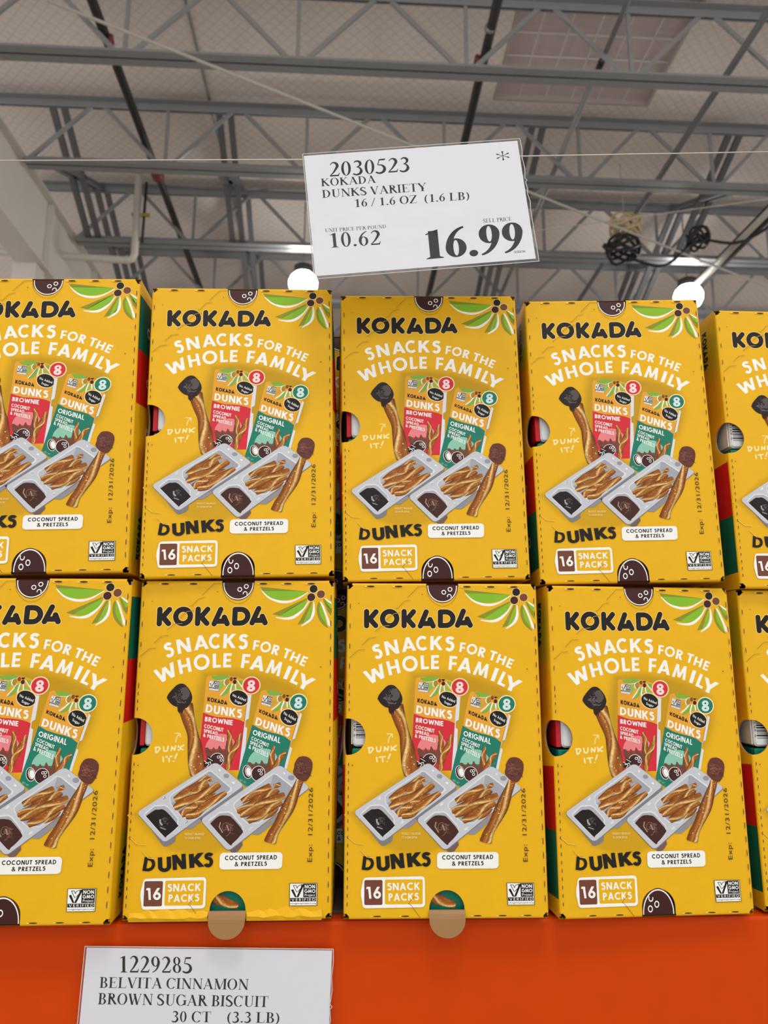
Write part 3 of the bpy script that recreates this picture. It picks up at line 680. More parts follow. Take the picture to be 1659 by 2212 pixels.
    A.use(Z3); pretzel(A, [(875, 620), (905, 760), (945, 900), (1010, 1100), (1053, 1300), (1078, 1500), (1095, 1650), (1108, 1790)], [230, 220, 195, 168, 222, 246, 244, 190], 11, .95, n=60, m=18, bright=1.05, salt=12)
    A.up(); A.poly([(745, 640), (950, 620), (900, 690), (872, 690), (862, 730), (850, 705), (832, 790), (812, 745), (795, 780), (760, 740)], rgb(46, 22, 16)); A.up()
    blob(A, [(575, 520), (605, 450), (690, 350), (740, 308), (800, 294), (860, 318), (940, 410), (978, 520), (958, 600), (920, 650), (850, 644), (760, 668), (690, 650), (620, 590)], rgb(36, 28, 28), rgb(120, 112, 112), 7, 46); A.up()
    A.poly([(800, 360), (880, 350), (935, 430), (930, 500), (860, 560), (810, 520), (830, 450)], rgb(84, 78, 78)); A.up()
    # tray one
    A.use(Z6)
    A.poly([(400, 1150), (570, 1320), (640, 1340), (790, 1225), (784, 1325), (730, 1372), (640, 1412), (596, 1400)], TRAYD); A.poly([(920, 1115), (1190, 950), (1180, 1015), (1050, 1118), (1020, 1132), (950, 1128)], rgb(140, 140, 150)); A.poly([(1150, 960), (1810, 455), (1815, 520), (1180, 1010)], TRAYD); A.up()
    tr = roundpoly([(150, 868), (1362, 48), (1832, 448), (616, 1372)], [75, 85, 60, 85])
    A.poly(tr, TRAYD); A.up(); A.poly(roundpoly([(153, 860), (1362, 52), (1825, 440), (614, 1356)], [75, 85, 60, 85]), TRAY); A.up()
    A.poly([(275, 890), (290, 860), (430, 742), (590, 735), (645, 762), (815, 960), (818, 1110), (660, 1250), (610, 1252), (560, 1220), (282, 915)], TRAYL); A.poly([(660, 600), (695, 560), (1245, 195), (1300, 192), (1640, 480), (1640, 520), (1050, 952), (900, 962), (850, 922), (668, 720)], TRAYL); A.up()
    A.poly([(284, 900), (430, 765), (590, 758), (640, 785), (800, 968), (800, 1100), (655, 1238), (612, 1240)], rgb(168, 172, 181)); A.poly([(672, 612), (700, 578), (1250, 212), (1295, 210), (1610, 480), (1600, 520), (1045, 935), (905, 945), (860, 915), (685, 715)], rgb(156, 160, 170)); A.up()
    A.poly([(672, 612), (700, 578), (1250, 212), (1220, 330), (800, 620), (760, 680), (690, 715)], rgb(178, 182, 190)); A.up()
    blob(A, [(302, 920), (430, 826), (490, 816), (600, 832), (800, 1050), (800, 1105), (650, 1240), (600, 1244)], rgb(30, 24, 24), rgb(110, 104, 104), 9, 18); A.up()
    for k in range(12):
        a = k * .5; A.line([(590 + 60 * cos(a) * (.4 + k * .06), 1010 + 60 * sin(a) * (.4 + k * .06)), (590 + 60 * cos(a + .4) * (.45 + k * .06), 1010 + 60 * sin(a + .4) * (.45 + k * .06))], 7, rgb(96, 88, 86))
    A.line([(530, 985), (535, 1030), (560, 1060)], 26, rgb(170, 168, 168)); A.line([(540, 1105), (620, 1135)], 16, rgb(150, 148, 148)); A.up()
    st = [([(745, 672), (900, 550), (1080, 430), (1265, 290)], [90, 112, 100, 92]), ([(1180, 350), (1290, 330), (1300, 380)], [40, 60, 30]), ([(1010, 560), (1120, 460), (1260, 390)], [90, 130, 120]), ([(740, 800), (900, 690), (1100, 620), (1290, 520), (1440, 410)], [84, 118, 116, 104, 96]),
          ([(1080, 740), (1240, 660), (1400, 590)], [80, 90, 70]), ([(850, 905), (960, 830), (1090, 740)], [96, 120, 90]), ([(930, 940), (1080, 900), (1190, 790), (1380, 660), (1555, 550)], [70, 100, 110, 100, 60])]
    for k, (p, w) in enumerate(st): pretzel(A, p, [q * 1.18 for q in w], 20 + k, .9, bright=1.08, salt=7); A.up()
    for x, y in ((575, 640), (945, 1030)):
        A.poly([(x - 40, y + 20), (x - 5, y - 30), (x + 15, y - 40), (x + 20, y + 15), (x - 20, y + 28)], TRAYL); A.line([(x - 20, y + 10), (x + 10, y + 2), (x + 12, y - 30)], 10, WHITE)
    A.poly(disc(1540, 282, 46, 36, 10), rgb(146, 148, 158)); A.line([(1425, 180), (1435, 205)], 16, WHITE); A.line([(1640, 385), (1660, 405)], 16, WHITE); A.up()
    # tray two
    A.use(Z7)
    A.poly([(440, 1170), (600, 1085), (612, 1140), (560, 1212), (510, 1232), (478, 1215)], rgb(112, 90, 88)); A.poly([(690, 1000), (900, 865), (985, 780), (975, 860), (880, 950), (795, 1018), (735, 1014)], rgb(140, 140, 150)); A.up()
    tr = roundpoly([(104, 842), (992, 184), (1364, 468), (448, 1222)], [58, 62, 40, 60])
    A.poly(tr, TRAYD); A.up(); A.poly(roundpoly([(106, 836), (992, 187), (1358, 462), (447, 1210)], [58, 62, 40, 60]), TRAY); A.up()
    A.poly([(200, 850), (212, 825), (320, 742), (430, 735), (475, 757), (606, 920), (606, 990), (500, 1122), (460, 1130), (420, 1105), (208, 868)], TRAYL); A.poly([(480, 655), (500, 622), (920, 290), (970, 300), (1200, 470), (1020, 702), (790, 882), (655, 884), (600, 840), (485, 695)], TRAYL); A.up()
    A.poly([(207, 858), (325, 760), (428, 752), (465, 772), (596, 925), (594, 985), (495, 1112), (462, 1118)], rgb(168, 168, 176)); A.poly([(492, 660), (508, 632), (925, 304), (962, 312), (1180, 480), (1010, 694), (785, 870), (660, 872), (612, 832), (498, 690)], rgb(158, 162, 172)); A.up()
    A.poly([(492, 660), (508, 632), (925, 304), (905, 410), (600, 640), (520, 725)], rgb(180, 184, 192)); A.up()
    blob(A, [(222, 880), (320, 792), (430, 790), (482, 822), (600, 960), (590, 1012), (500, 1112), (450, 1124)], rgb(66, 36, 28), rgb(150, 112, 96), 10, 26); A.up()
    for k in range(16):
        a = k * .42 + 1; r = 18 + k * 5.2; A.line([(400 + r * cos(a) * .8, 935 + r * sin(a)), (400 + r * cos(a + .36) * .8, 935 + r * sin(a + .36))], 6, rgb(136, 100, 86))
    A.line([(340, 870), (330, 920), (370, 985)], 14, rgb(164, 132, 118)); A.line([(420, 905), (440, 960)], 18, rgb(160, 126, 112)); A.up()
    st = [([(940, 450), (1020, 420)], [48, 44]), ([(572, 620), (740, 530), (905, 440)], [56, 74, 66]), ([(525, 740), (660, 680), (780, 590), (925, 500)], [60, 76, 74, 60]), ([(730, 690), (860, 590), (990, 478)], [60, 80, 64]),
          ([(560, 780), (700, 730), (880, 630), (1075, 550)], [64, 88, 92, 66]), ([(820, 820), (930, 760), (990, 690)], [50, 64, 50]), ([(655, 855), (780, 790), (900, 700), (1050, 640)], [64, 86, 88, 50])]
    for k, (p, w) in enumerate(st): pretzel(A, p, [q * 1.2 for q in w], 40 + k, .9, bright=1.0, salt=6); A.up()
    for x, y in ((410, 650), (700, 945)):
        A.poly([(x - 30, y + 14), (x - 4, y - 18), (x + 22, y - 22), (x + 14, y + 10), (x - 16, y + 24)], TRAYL); A.line([(x - 10, y + 8), (x + 14, y)], 7, WHITE)
    A.poly(disc(1138, 345, 38, 30, 10), rgb(146, 148, 158)); A.line([(1050, 285), (1060, 300)], 12, WHITE); A.line([(470, 390), (480, 405)], 12, WHITE); A.line([(300, 240), (310, 256)], 12, WHITE); A.up()
    pretzel(A, [(1240, 370), (1222, 430), (1185, 520), (1115, 700), (1015, 900), (960, 1000), (925, 1115)], [92, 96, 116, 152, 118, 124, 150], 60, .55, n=60, m=18, bright=1.0, salt=22)
    blob(A, [(1165, 190), (1180, 150), (1215, 102), (1290, 94), (1350, 128), (1378, 190), (1366, 290), (1340, 350), (1300, 390), (1230, 372), (1190, 340), (1155, 282), (1166, 220)], rgb(98, 54, 44), rgb(150, 96, 82), 12, 60); A.up()
    for k in range(14):
        rnd = random.Random(k); x, y = 1190 + rnd.random() * 140, 130 + rnd.random() * 200; A.line([(x, y), (x + 25, y + 14 * rnd.uniform(-1, 1.4)), (x + 44, y + 10)], 5, rgb(64, 32, 26))
    # lower lettering
    A.up(2); A.use(ZB)
    A.glyph('D', 'sans', 238, 866, -7, 88, 105, INK, .23); A.glyph('U', 'sans', 350, 866, 4, 98, 112, INK, .24); A.glyph('N', 'sans', 457, 848, 6, 100, 114, INK, .25); A.glyph('K', 'sans', 584, 838, 6, 108, 106, INK, .25); A.glyph('S', 'sans', 674, 836, -3, 72, 110, INK, .23)
    A.use(Z6); A.text('PRODUCT ENLARGED', 'sans', (932, 1196), (1240, 1198), (1238, 1232), (932, 1232), CREAM, .13, .2); A.text('TO SHOW DETAIL', 'sans', (932, 1258), (1185, 1262), (1182, 1296), (932, 1294), CREAM, .13, .2)
    A.use(Z8); A.poly(rrect(752, 80, 1237, 212, 30), WHITE); A.poly(roundpoly([(176, 278), (657, 270), (659, 517), (172, 523), (154, 420), (154, 380)], [26, 34, 34, 26, 60, 60]), WHITE); A.up()
    A.text('COCONUT SPREAD', 'sans', (792, 104), (1195, 102), (1195, 137), (792, 139), INK, .22, .14); A.text('& PRETZELS', 'sans', (870, 154), (1120, 152), (1120, 186), (870, 188), INK, .22, .14)
    A.poly(rrect(181, 298, 324, 497, 12), BROWN); A.poly(rrect(342, 295, 640, 493, 12), YEL); A.up()
    A.text('16', 'sans', (194, 352), (312, 352), (312, 446), (206, 446), WHITE, .2, .2); A.text('SNACK', 'sans', (360, 322), (617, 320), (617, 378), (362, 382), WHITE, .2, .14); A.text('PACKS', 'sans', (372, 405), (610, 403), (610, 461), (372, 465), WHITE, .2, .14)
    non_gmo(A, (1300, 326), (1516, 326), (1524, 505), (1308, 505)); A.up()
    A.use(ZB); A.text('Exp:  12/31/2026', 'plain', (1404, 858), (1388, 298), (1420, 298), (1440, 858), rgb(58, 48, 34), 0, .08)
    # tear-line cuts and small scuffs
    A.use(Z2); A.line([(62 + (x - 62), y) for x, y in arc(40, 60, 232, 290, 8, 92, 20)], 4, rgb(120, 88, 20), cap=0); A.use(Z1); A.line(arc(1655, 60, 290, 310, 100, 172, 20), 4, rgb(120, 88, 20), cap=0)
    A.up(); A.use(Z1)
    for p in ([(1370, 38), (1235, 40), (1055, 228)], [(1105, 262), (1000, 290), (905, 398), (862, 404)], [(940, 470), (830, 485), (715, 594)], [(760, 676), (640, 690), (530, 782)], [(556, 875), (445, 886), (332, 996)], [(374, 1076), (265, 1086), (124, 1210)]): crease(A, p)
    A.use(Z6)
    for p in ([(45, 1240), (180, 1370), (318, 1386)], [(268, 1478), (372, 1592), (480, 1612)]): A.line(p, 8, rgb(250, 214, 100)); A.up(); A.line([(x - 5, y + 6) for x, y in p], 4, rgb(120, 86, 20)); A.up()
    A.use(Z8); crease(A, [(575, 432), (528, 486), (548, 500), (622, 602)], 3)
    A.use(Z1)
    for x, y in ((272, 320), (1295, 172)): A.poly(disc(x, y, 7, n=8), rgb(70, 40, 20))
    A.use(ZA); A.poly(disc(1435, 690, 4, n=8), rgb(70, 40, 20)); A.use(Z3); A.poly(disc(176, 1606, 6, 14, n=8), rgb(70, 40, 20))
    A.up()
    # perforation slits along the folds
    A.use(lambda p: p)
    def slit(x, y, w, h):
        A.poly(disc(x, y, w * .7, h * .56, n=12), rgb(240, 206, 100)); A.up(); A.poly(disc(x + w * .1, y, w * .5, h * .5, n=12), rgb(46, 30, 10)); A.layer -= 1
    rnd = random.Random(5)
    v = 0.016
    while v < H - .012:
        slit(W - .0009, v, .0009, .0072)
        v += .0135
    v = .012
    while v < H - .012:
        if not (.148 < v < .196): slit(.0009, v, .0009, .0066 if v > .22 else .0042)
        v += .021 if v > .22 else .0078
    for u in (.022, .052, .126, .152, .177): slit(u, H - .0011, .0088, .0018)
    for u in (.03, .058, .13, .155, .18): slit(u, .0007, .0088, .0012)
    return A

NV, NR = 0.1720, 0.0182                                  # finger notch: height of its centre, radius
def front_outline():
    c = .0035; o = [(c, 0)]
    o += [(.0828, 0)] + arc(.1005, .0066, .0177, .0177, 180, 0, 20) + [(.1182, 0)]
    o += [(W - c, 0), (W, c), (W, H - c * 1.3), (W - c * .7, H)]
    o += [(.1175, H)] + arc(.1003, H + .0005, .0172, .0192, -2, -178, 20) + [(.0831, H)]
    o += [(c * 1.3, H), (0, H - c * 1.2)]
    o += arc(0, NV, NR, NR, 90, -90, 22) + [(0, c)]
    return o
def panel(mb, outline, fn, th, col, inner=KRAFT2, edge=KRAFT):
    """sheet of card: printed outside, kraft cut edges and kraft inside"""
    v, f, = union([outline])
    for t in f:
        for c in (cells([v[i] for i in t]) if fn in (fL, fR) else [[v[i] for i in t]]):
            c = ccw(c); mb.face([fn(*p, 0) for p in c], col); mb.face([fn(*p, -th) for p in reversed(c)], inner)
    o = ccw(outline)
    for k in range(len(o)):
        a, b = o[k - 1], o[k]
        mb.face([fn(*a, 0), fn(*a, -th), fn(*b, -th), fn(*b, 0)], edge)
fF = lambda u, v, d: (u, -d, v)
DD_ = D - 2 * RF
def belly(a, v):                                         # the filled cartons swell a little at the sides
    return .0036 * max(0, sin(pi * min(1, max(0, a / DD_)))) ** .8 * max(0, sin(pi * min(1, max(0, v / H)))) ** .7
fL = lambda a, v, d: (-RF - d - belly(a, v), RF + (DD_ - a), v)
fR = lambda a, v, d: (W + RF + d + belly(a, v), RF + a, v)
def cells(poly, cols=None):
    """cut a polygon along a fine grid so that it can follow the swelling"""
    out = [poly]
    for ax, step in ((0, DD_ / 8), (1, H / 14)):
        nxt = []
        for p in out:
            lo, hi = min(q[ax] for q in p), max(q[ax] for q in p)
            for k in range(int((lo + 1e-9) // step), int(hi // step) + 1):
                q = clip_y([(r[1], r[0]) for r in p] if ax == 0 else p, k * step, (k + 1) * step)
                if len(q) > 2 and abs(area2(q)) > 1e-12: nxt.append([(r[1], r[0]) for r in q] if ax == 0 else q)
        out = nxt
    return out

fm = MB(); panel(fm, front_outline(), fF, .0018, YEL); front_art().lay(fm, fF)
FRONT = fm.mesh('front_panel', M_CARD)

def side_art(flip):
    DD = D - 2 * RF
    F = (lambda p: (DD - p[0], H - p[1] * H)) if not flip else (lambda p: (p[0], p[1] * H))
    A = Art(F)                                           # p = (distance from the front edge, fraction from the top)
    A.poly([(0, .563), (DD, .59), (DD, .775), (0, .755)], SIDE_RED); A.poly([(0, .755), (DD, .775), (DD, .965), (0, .952)], SIDE_GREEN); A.up()
    T = lambda s, font, s0, s1, v0, v1, c, t: A.text(s, font, (s0, v0), (s0, v1), (s1, v1), (s1, v0), c, t, .12)
    T('KOKADA', 'logo', .0205, .031, .045, .19, INK, .26)
    T('DUNKS', 'sans', .036, .056, .04, .27, rgb(222, 216, 200), .22)
    def rr(x0, y0, x1, y1, r): return [(x, y / H) for x, y in rrect(x0, y0 * H, x1, y1 * H, r)]
    A.poly(rr(.030, .285, .058, .505, .006), rgb(226, 222, 216)); A.up()
    T('COCONUT SPREAD', 'sans', .034, .0415, .30, .49, INK, .22); T('& PRETZELS', 'sans', .0455, .053, .325, .465, INK, .22)
    for c, name, ink in ((.662, 'BROWNIE', SIDE_RED), (.852, 'ORIGINAL', SIDE_GREEN)):
        A.poly([(.034 + .0065 * cos(RAD(a)), c + .0065 / H * sin(RAD(a))) for a in range(0, 360, 15)], rgb(226, 222, 216)); A.up()
        T('8', 'sans', .0295, .0385, c - .010, c + .010, ink, .22); T(name, 'sans', .047, .0545, c - .07, c + .07, rgb(220, 190, 180), .18); A.layer -= 1
    return A

def body_mesh():
    mb = MB(); DD = D - 2 * RF; n = 5
    side = [(0, 0), (DD, 0), (DD, NV - NR)] + [(DD - .019 * sin(RAD(a)), NV - NR * cos(RAD(a))) for a in range(10, 171, 10)] + [(DD, NV + NR), (DD, H), (0, H)]
    panel(mb, side, fL, .0018, YEL); side_art(False).lay(mb, fL)
    panel(mb, [(0, 0), (DD, 0), (DD, H), (0, H)], fR, .0018, YEL); side_art(True).lay(mb, fR)
    def strip(fn, lo, hi):
        for k in range(n):
            a, b = RAD(90 * k / n), RAD(90 * (k + 1) / n)
            mb.face([fn(a, lo), fn(b, lo), fn(b, hi), fn(a, hi)], YEL)
    LFT = lambda a, z: (-RF * sin(a), RF * (1 - cos(a)), z); RGT = lambda a, z: (W + RF * sin(a), RF * (1 - cos(a)), z)
    for lo, hi in ((.003, NV - NR), (NV + NR, H - .004)): strip(lambda a, z: LFT(a, z), hi, lo)
    strip(RGT, .003, H - .004)
    TOP = lambda a, x: (x, RF * (1 - cos(a)), H + RF * sin(a)); BOT = lambda a, x: (x, RF * (1 - cos(a)), -RF * sin(a))
    for lo, hi in ((.003, .083), (.1176, W - .003)): strip(TOP, hi, lo)
    for lo, hi in ((.003, .0826), (.1184, W - .003)): strip(BOT, lo, hi)
    x0, x1, y0, y1, z0, z1 = -RF, W + RF, RF, D, -RF, H + RF
    q = lambda *p: mb.face(p, YEL)
    q((x0, y0, z1), (x1, y0, z1), (x1, y1, z1), (x0, y1, z1)); q((x0, y0, z0), (x0, y1, z0), (x1, y1, z0), (x1, y0, z0))
    q((x1, y1 - RF, z0), (x0, y1 - RF, z0), (x0, y1 - RF, z1), (x1, y1 - RF, z1))
    for z in (0, H):                                    # narrow rims between the side panels and lid or base
        zz = z1 if z else z0
        q((x0, y0, z), (x0, y1, z), (x0, y1, zz), (x0, y0, zz)); q((x1, y0, z), (x1, y1, z), (x1, y1, zz), (x1, y0, zz))
    # product name printed on the base
    A = Art(); A.text('KOKADA', 'logo', (.03, .026), (.075, .026), (.075, .016), (.03, .016), INK, .26, .1)
    A.lay(mb, lambda u, v, d: (u, v, z0 - d))
    return mb.mesh('carton_body', M_CARD)
BODY = body_mesh()

def tab_mesh():
    """half round push-in tab printed as a coconut; hangs from the top fold, or stands up from the base when turned"""
    mb = MB(); r = .0167; o = [(r, 0), (r * 1.0, -.001)] + arc(0, -.0010, r, .0178, 0, -180, 24)[1:-1] + [(-r, -.001), (-r, 0)]
    fn = lambda u, v, d: (u, -d - .0012 * (-v / .018), v)
    panel(mb, o, fn, .0016, COCO)
    A = Art(); A.polys(stroke([(r * .93, 0)] + arc(0, -.001, r * .93, .0165, 0, -180, 24) + [(-r * .93, 0)], .0010), WHITE)
    A.up(); coconut_dots(A, [(.0016, -.0072), (.0084, -.0040)], .0021, w=.0009); A.polys(stroke(arc(.0075, -.0116, .0021, .0021, -40, 200, 14), .0009), WHITE)
    A.lay(mb, fn)
    mb.face([(-r, 0, 0), (r, 0, 0), (r, .004, .0026), (-r, .004, .0026)], COCO)
    return mb.mesh('coconut_tab', M_CARD)
TAB = tab_mesh()
def flap_mesh():
    """the same tab torn open and folded out, showing its kraft inside"""
    mb = MB(); r = .0180; rows = [(.0062, .0), (.0030, .0022), (-.001, .0034)] + [(-.0015 - .0166 * sin(RAD(a)), .0034 + .0013 * sin(RAD(a))) for a in range(12, 91, 6)]
    hw = lambda v: r if v > -.0015 else max(.0012, r * math.sqrt(max(0, 1 - ((v + .0015) / .0167) ** 2)))
    rnd = random.Random(2)
    for (va, da), (vb, db) in zip(rows, rows[1:]):
        for dd, s in ((0, 1), (-.0016, -1)):
            p = [(-hw(va), -da - dd - .0006, va), (-hw(vb), -db - dd - .0006, vb), (hw(vb), -db - dd - .0006, vb), (hw(va), -da - dd - .0006, va)]
            mb.face(p if s > 0 else p[::-1], KRAFT if s > 0 else BROWN)
        for sg in (-1, 1):
            mb.face([(sg * hw(va), -da - .0006, va), (sg * hw(vb), -db - .0006, vb), (sg * hw(vb), -db + .001, vb), (sg * hw(va), -da + .001, va)], KRAFT2)
    a = rows[-1]; mb.face([(-.0012, -a[1] - .0006, a[0]), (-.0012, -a[1] + .001, a[0]), (.0012, -a[1] + .001, a[0]), (.0012, -a[1] - .0006, a[0])], KRAFT2)
    return mb.mesh('folded_flap', M_CARD)
FLAP = flap_mesh()

# ------------------------------------------------------------------ materials of the place
M_ORANGE = mat('orange_enamel', rgb(199, 64, 0), 0.32, spec=.14, noise=.04, nscale=30, bump=.08, bscale=120)
M_DECKING = mat('shelf_board', rgb(70, 58, 46), 0.7, noise=.15, nscale=60)
M_STEEL = mat('grey_joist_paint', rgb(146, 149, 152), 0.42, metal=.25, noise=.06, nscale=6)
M_STEEL2 = mat('dull_steel', rgb(108, 110, 114), 0.5, metal=.2, noise=.08, nscale=8)
M_BLACK = mat('black_pipe_paint', rgb(36, 34, 34), 0.45, noise=.1)
M_GALV = mat('galvanised_conduit', rgb(146, 148, 148), 0.35, metal=.4, noise=.06)
M_WHITEP = mat('white_beam_paint', rgb(206, 200, 192), 0.5, noise=.04, nscale=4)
M_WIRE = mat('steel_wire', rgb(190, 190, 190), 0.3, metal=.7)
M_CABLE = mat('white_cable', rgb(178, 172, 162), 0.5)
M_BEIGE = mat('beige_rope', rgb(196, 172, 132), 0.7)
M_RUBBER = mat('black_cable', rgb(24, 24, 26), 0.45)
M_REDFIT = mat('rust_red_fitting', rgb(120, 52, 36), 0.5)
M_FLOOR = mat('concrete_floor', rgb(176, 172, 164), 0.35, noise=.06, nscale=2)
M_CURB = mat('skylight_curb', rgb(186, 172, 168), 0.6)
M_HOUSING = mat('lamp_housing', rgb(70, 72, 74), 0.4, metal=.3)

def emit_mat(name, col, s):
    m, nt, b = new_mat(name); b.inputs['Base Color'].default_value = (*col, 1)
    b.inputs['Emission Color'].default_value = (*col, 1); b.inputs['Emission Strength'].default_value = s; return m
M_LAMP = emit_mat('lamp_lens', (1.0, 0.98, 0.93), 26.0)

def ceiling_mat():
    m, nt, b = new_mat('faced_roof_insulation')
    tc = nt.nodes.new('ShaderNodeTexCoord'); mp = nt.nodes.new('ShaderNodeMapping'); nt.links.new(tc.outputs['Object'], mp.inputs['Vector'])
    mp.inputs['Rotation'].default_value = (0, 0, RAD(45))
    facs = []
    for ax in ('X', 'Y'):
        w = nt.nodes.new('ShaderNodeTexWave'); w.bands_direction = ax; w.inputs['Scale'].default_value = 3.1; w.inputs['Distortion'].default_value = .6; w.inputs['Detail Scale'].default_value = .6
        nt.links.new(mp.outputs['Vector'], w.inputs['Vector'])
        cr = nt.nodes.new('ShaderNodeMapRange'); cr.inputs['From Min'].default_value = .86; cr.inputs['From Max'].default_value = 1.0
        nt.links.new(w.outputs['Fac'], cr.inputs['Value']); facs.append(cr)
    mxn = nt.nodes.new('ShaderNodeMath'); mxn.operation = 'MAXIMUM'
    nt.links.new(facs[0].outputs['Result'], mxn.inputs[0]); nt.links.new(facs[1].outputs['Result'], mxn.inputs[1])
    n = nt.nodes.new('ShaderNodeTexNoise'); n.inputs['Scale'].default_value = .9; n.inputs['Detail'].default_value = 5; nt.links.new(tc.outputs['Object'], n.inputs['Vector'])
    a = nt.nodes.new('ShaderNodeMix'); a.data_type = 'RGBA'; a.inputs['A'].default_value = (*rgb(230, 217, 210), 1); a.inputs['B'].default_value = (*rgb(240, 229, 222), 1); nt.links.new(n.outputs['Fac'], a.inputs['Factor'])
    c = nt.nodes.new('ShaderNodeMix'); c.data_type = 'RGBA'; c.inputs['B'].default_value = (*rgb(196, 183, 176), 1)
    sc = nt.nodes.new('ShaderNodeMath'); sc.operation = 'MULTIPLY'; sc.inputs[1].default_value = .38; nt.links.new(mxn.outputs[0], sc.inputs[0])
    nt.links.new(sc.outputs[0], c.inputs['Factor']); nt.links.new(a.outputs['Result'], c.inputs['A']); nt.links.new(c.outputs['Result'], b.inputs['Base Color'])
    b.inputs['Roughness'].default_value = .8; return m
M_CEIL = ceiling_mat()

def clear_mat():
    m, nt, b = new_mat('clear_plastic'); out = nt.nodes['Material Output']; nt.nodes.remove(b)
    t = nt.nodes.new('ShaderNodeBsdfTransparent'); t.inputs[0].default_value = (.97, .975, .98, 1)
    g = nt.nodes.new('ShaderNodeBsdfGlossy'); g.inputs['Roughness'].default_value = .06
    fw = nt.nodes.new('ShaderNodeLayerWeight'); fw.inputs['Blend'].default_value = .5
    pw = nt.nodes.new('ShaderNodeMath'); pw.operation = 'POWER'; pw.inputs[1].default_value = 4.0; nt.links.new(fw.outputs['Facing'], pw.inputs[0])
    lw = nt.nodes.new('ShaderNodeMath'); lw.operation = 'MULTIPLY_ADD'; lw.inputs[1].default_value = .6; lw.inputs[2].default_value = .045; nt.links.new(pw.outputs[0], lw.inputs[0])
    tc = nt.nodes.new('ShaderNodeTexCoord'); n = nt.nodes.new('ShaderNodeTexNoise'); n.inputs['Scale'].default_value = 14; nt.links.new(tc.outputs['Object'], n.inputs['Vector'])
    bp = nt.nodes.new('ShaderNodeBump'); bp.inputs['Strength'].default_value = .5; bp.inputs['Distance'].default_value = .003; nt.links.new(n.outputs['Fac'], bp.inputs['Height'])
    nt.links.new(bp.outputs['Normal'], g.inputs['Normal'])
    x = nt.nodes.new('ShaderNodeMixShader'); nt.links.new(lw.outputs[0], x.inputs[0]); nt.links.new(t.outputs[0], x.inputs[1]); nt.links.new(g.outputs[0], x.inputs[2]); nt.links.new(x.outputs[0], out.inputs[0])
    return m
M_CLEAR = clear_mat()

# ------------------------------------------------------------------ setting
fl = SB(); fl.quad((-16, -10, 0), (20, -10, 0), (20, 40, 0), (-16, 40, 0)); tag(obj('floor', fl.mesh('floor', M_FLOOR)), 'grey concrete warehouse floor', None, kind='structure')
ZC = 7.33 + EYE
wl = SB(); wl.box(-16, 20, 36, 36.2, 0, ZC); tag(obj('wall_back', wl.mesh('wall_back', mat('pale_wall', rgb(214, 208, 200), .7, noise=.03, nscale=1))), 'pale far warehouse wall', None, kind='structure')
SX0, SX1, SY0, SY1 = 1.86, 3.97, 6.85, 8.60
ce = SB()
for x0, x1, y0, y1 in ((-16, SX0, -10, 40), (SX1, 20, -10, 40), (SX0, SX1, -10, SY0), (SX0, SX1, SY1, 40)):
    ce.box(x0, x1, y0, y1, ZC, ZC + .08)
tag(obj('ceiling', ce.mesh('ceiling', M_CEIL)), 'pale quilted warehouse roof lining', None, kind='structure')

# ------------------------------------------------------------------ roof joists
JY = [6.97 + 1.8275 * k for k in range(6)]; ZB_, ZT_ = 6.26 + EYE, 7.21 + EYE
JX0, JX1 = -4.15, 10.8
place = ['nearest one, crossing the top of the photo', 'second one behind the nearest', 'third one, passing behind the hanging price sign', 'fourth one, low behind the price sign', 'fifth one, just above the yellow boxes', 'farthest one, glimpsed between the yellow boxes']
for k, y in enumerate(JY):
    e = empty('roof_joist', (JX0, y, ZB_)); tag(e, 'grey open-web steel roof joist, ' + place[k], 'roof joist', 'steel joists under the roof')
    mk = lambda nm, s: obj(nm, s.mesh(nm, M_STEEL), e)
    for nm, z, up, xa in (('bottom_chord', ZB_, 1, JX0 - .05), ('top_chord', ZT_, -1, JX0 - .75)):
        s = SB()
        for sg in (-1, 1):
            s.box(xa - JX0, JX1 - JX0, min(sg * .012, sg * .105), max(sg * .012, sg * .105), z - ZB_ - .005, z - ZB_ + .005)
            s.box(xa - JX0, JX1 - JX0, min(sg * .012, sg * .022), max(sg * .012, sg * .022), min(z - ZB_, z - ZB_ + up * .1), max(z - ZB_, z - ZB_ + up * .1))
        mk(nm, s)
    H_ = ZT_ - ZB_
    for i in range(-2, 6):
        xb = -.60 + 1.83 * i - JX0
        for dx in (-.915, 0, .915):
            a, b = (xb + dx * .06, 0, .03), (xb + dx * .95, 0, H_ - .03)
            if b[0] < -.3 or (a[0] < .1 and dx == 0) or a[0] < -.25: continue
            s = SB(); w = .05 if dx else .042; s.angle(a, b, w, .012, up=(0, 1, 0)) if False else s.bar(a, b, w, .03, up=(0, 1, 0)); mk('web_bar', s)
colname = ['leftmost, by the white beam', 'left of the price sign', 'right of the price sign', 'far right']
bayname = {1: 'second and third', 2: 'third and fourth', 3: 'fourth and fifth'}
for k in (1, 2, 3):
    for c, x in enumerate((-3.9, -1.72, 2.5, 5.25)):
        y0, y1 = JY[k] + .05, JY[k + 1] - .05
        e = empty('bridging_brace', (x, y0, ZB_)); tag(e, 'crossed grey bracing between the %s roof joists, %s' % (bayname[k], colname[c]), 'brace', 'crossed braces between the roof joists')
        for za, zb in ((H_ - .06, .06), (.06, H_ - .06)):
            s = SB()
            for sg in (-1, 1): s.bar((sg * .075 + .02, 0, za), (sg * .075 - .02, y1 - y0, zb), .08, .06)
            s.bar((-.08, .5 * (y1 - y0), (za + zb) / 2), (.08, .5 * (y1 - y0), (za + zb) / 2), .05, .02)
            obj('brace_bar', s.mesh('brace_bar', M_STEEL2), e)

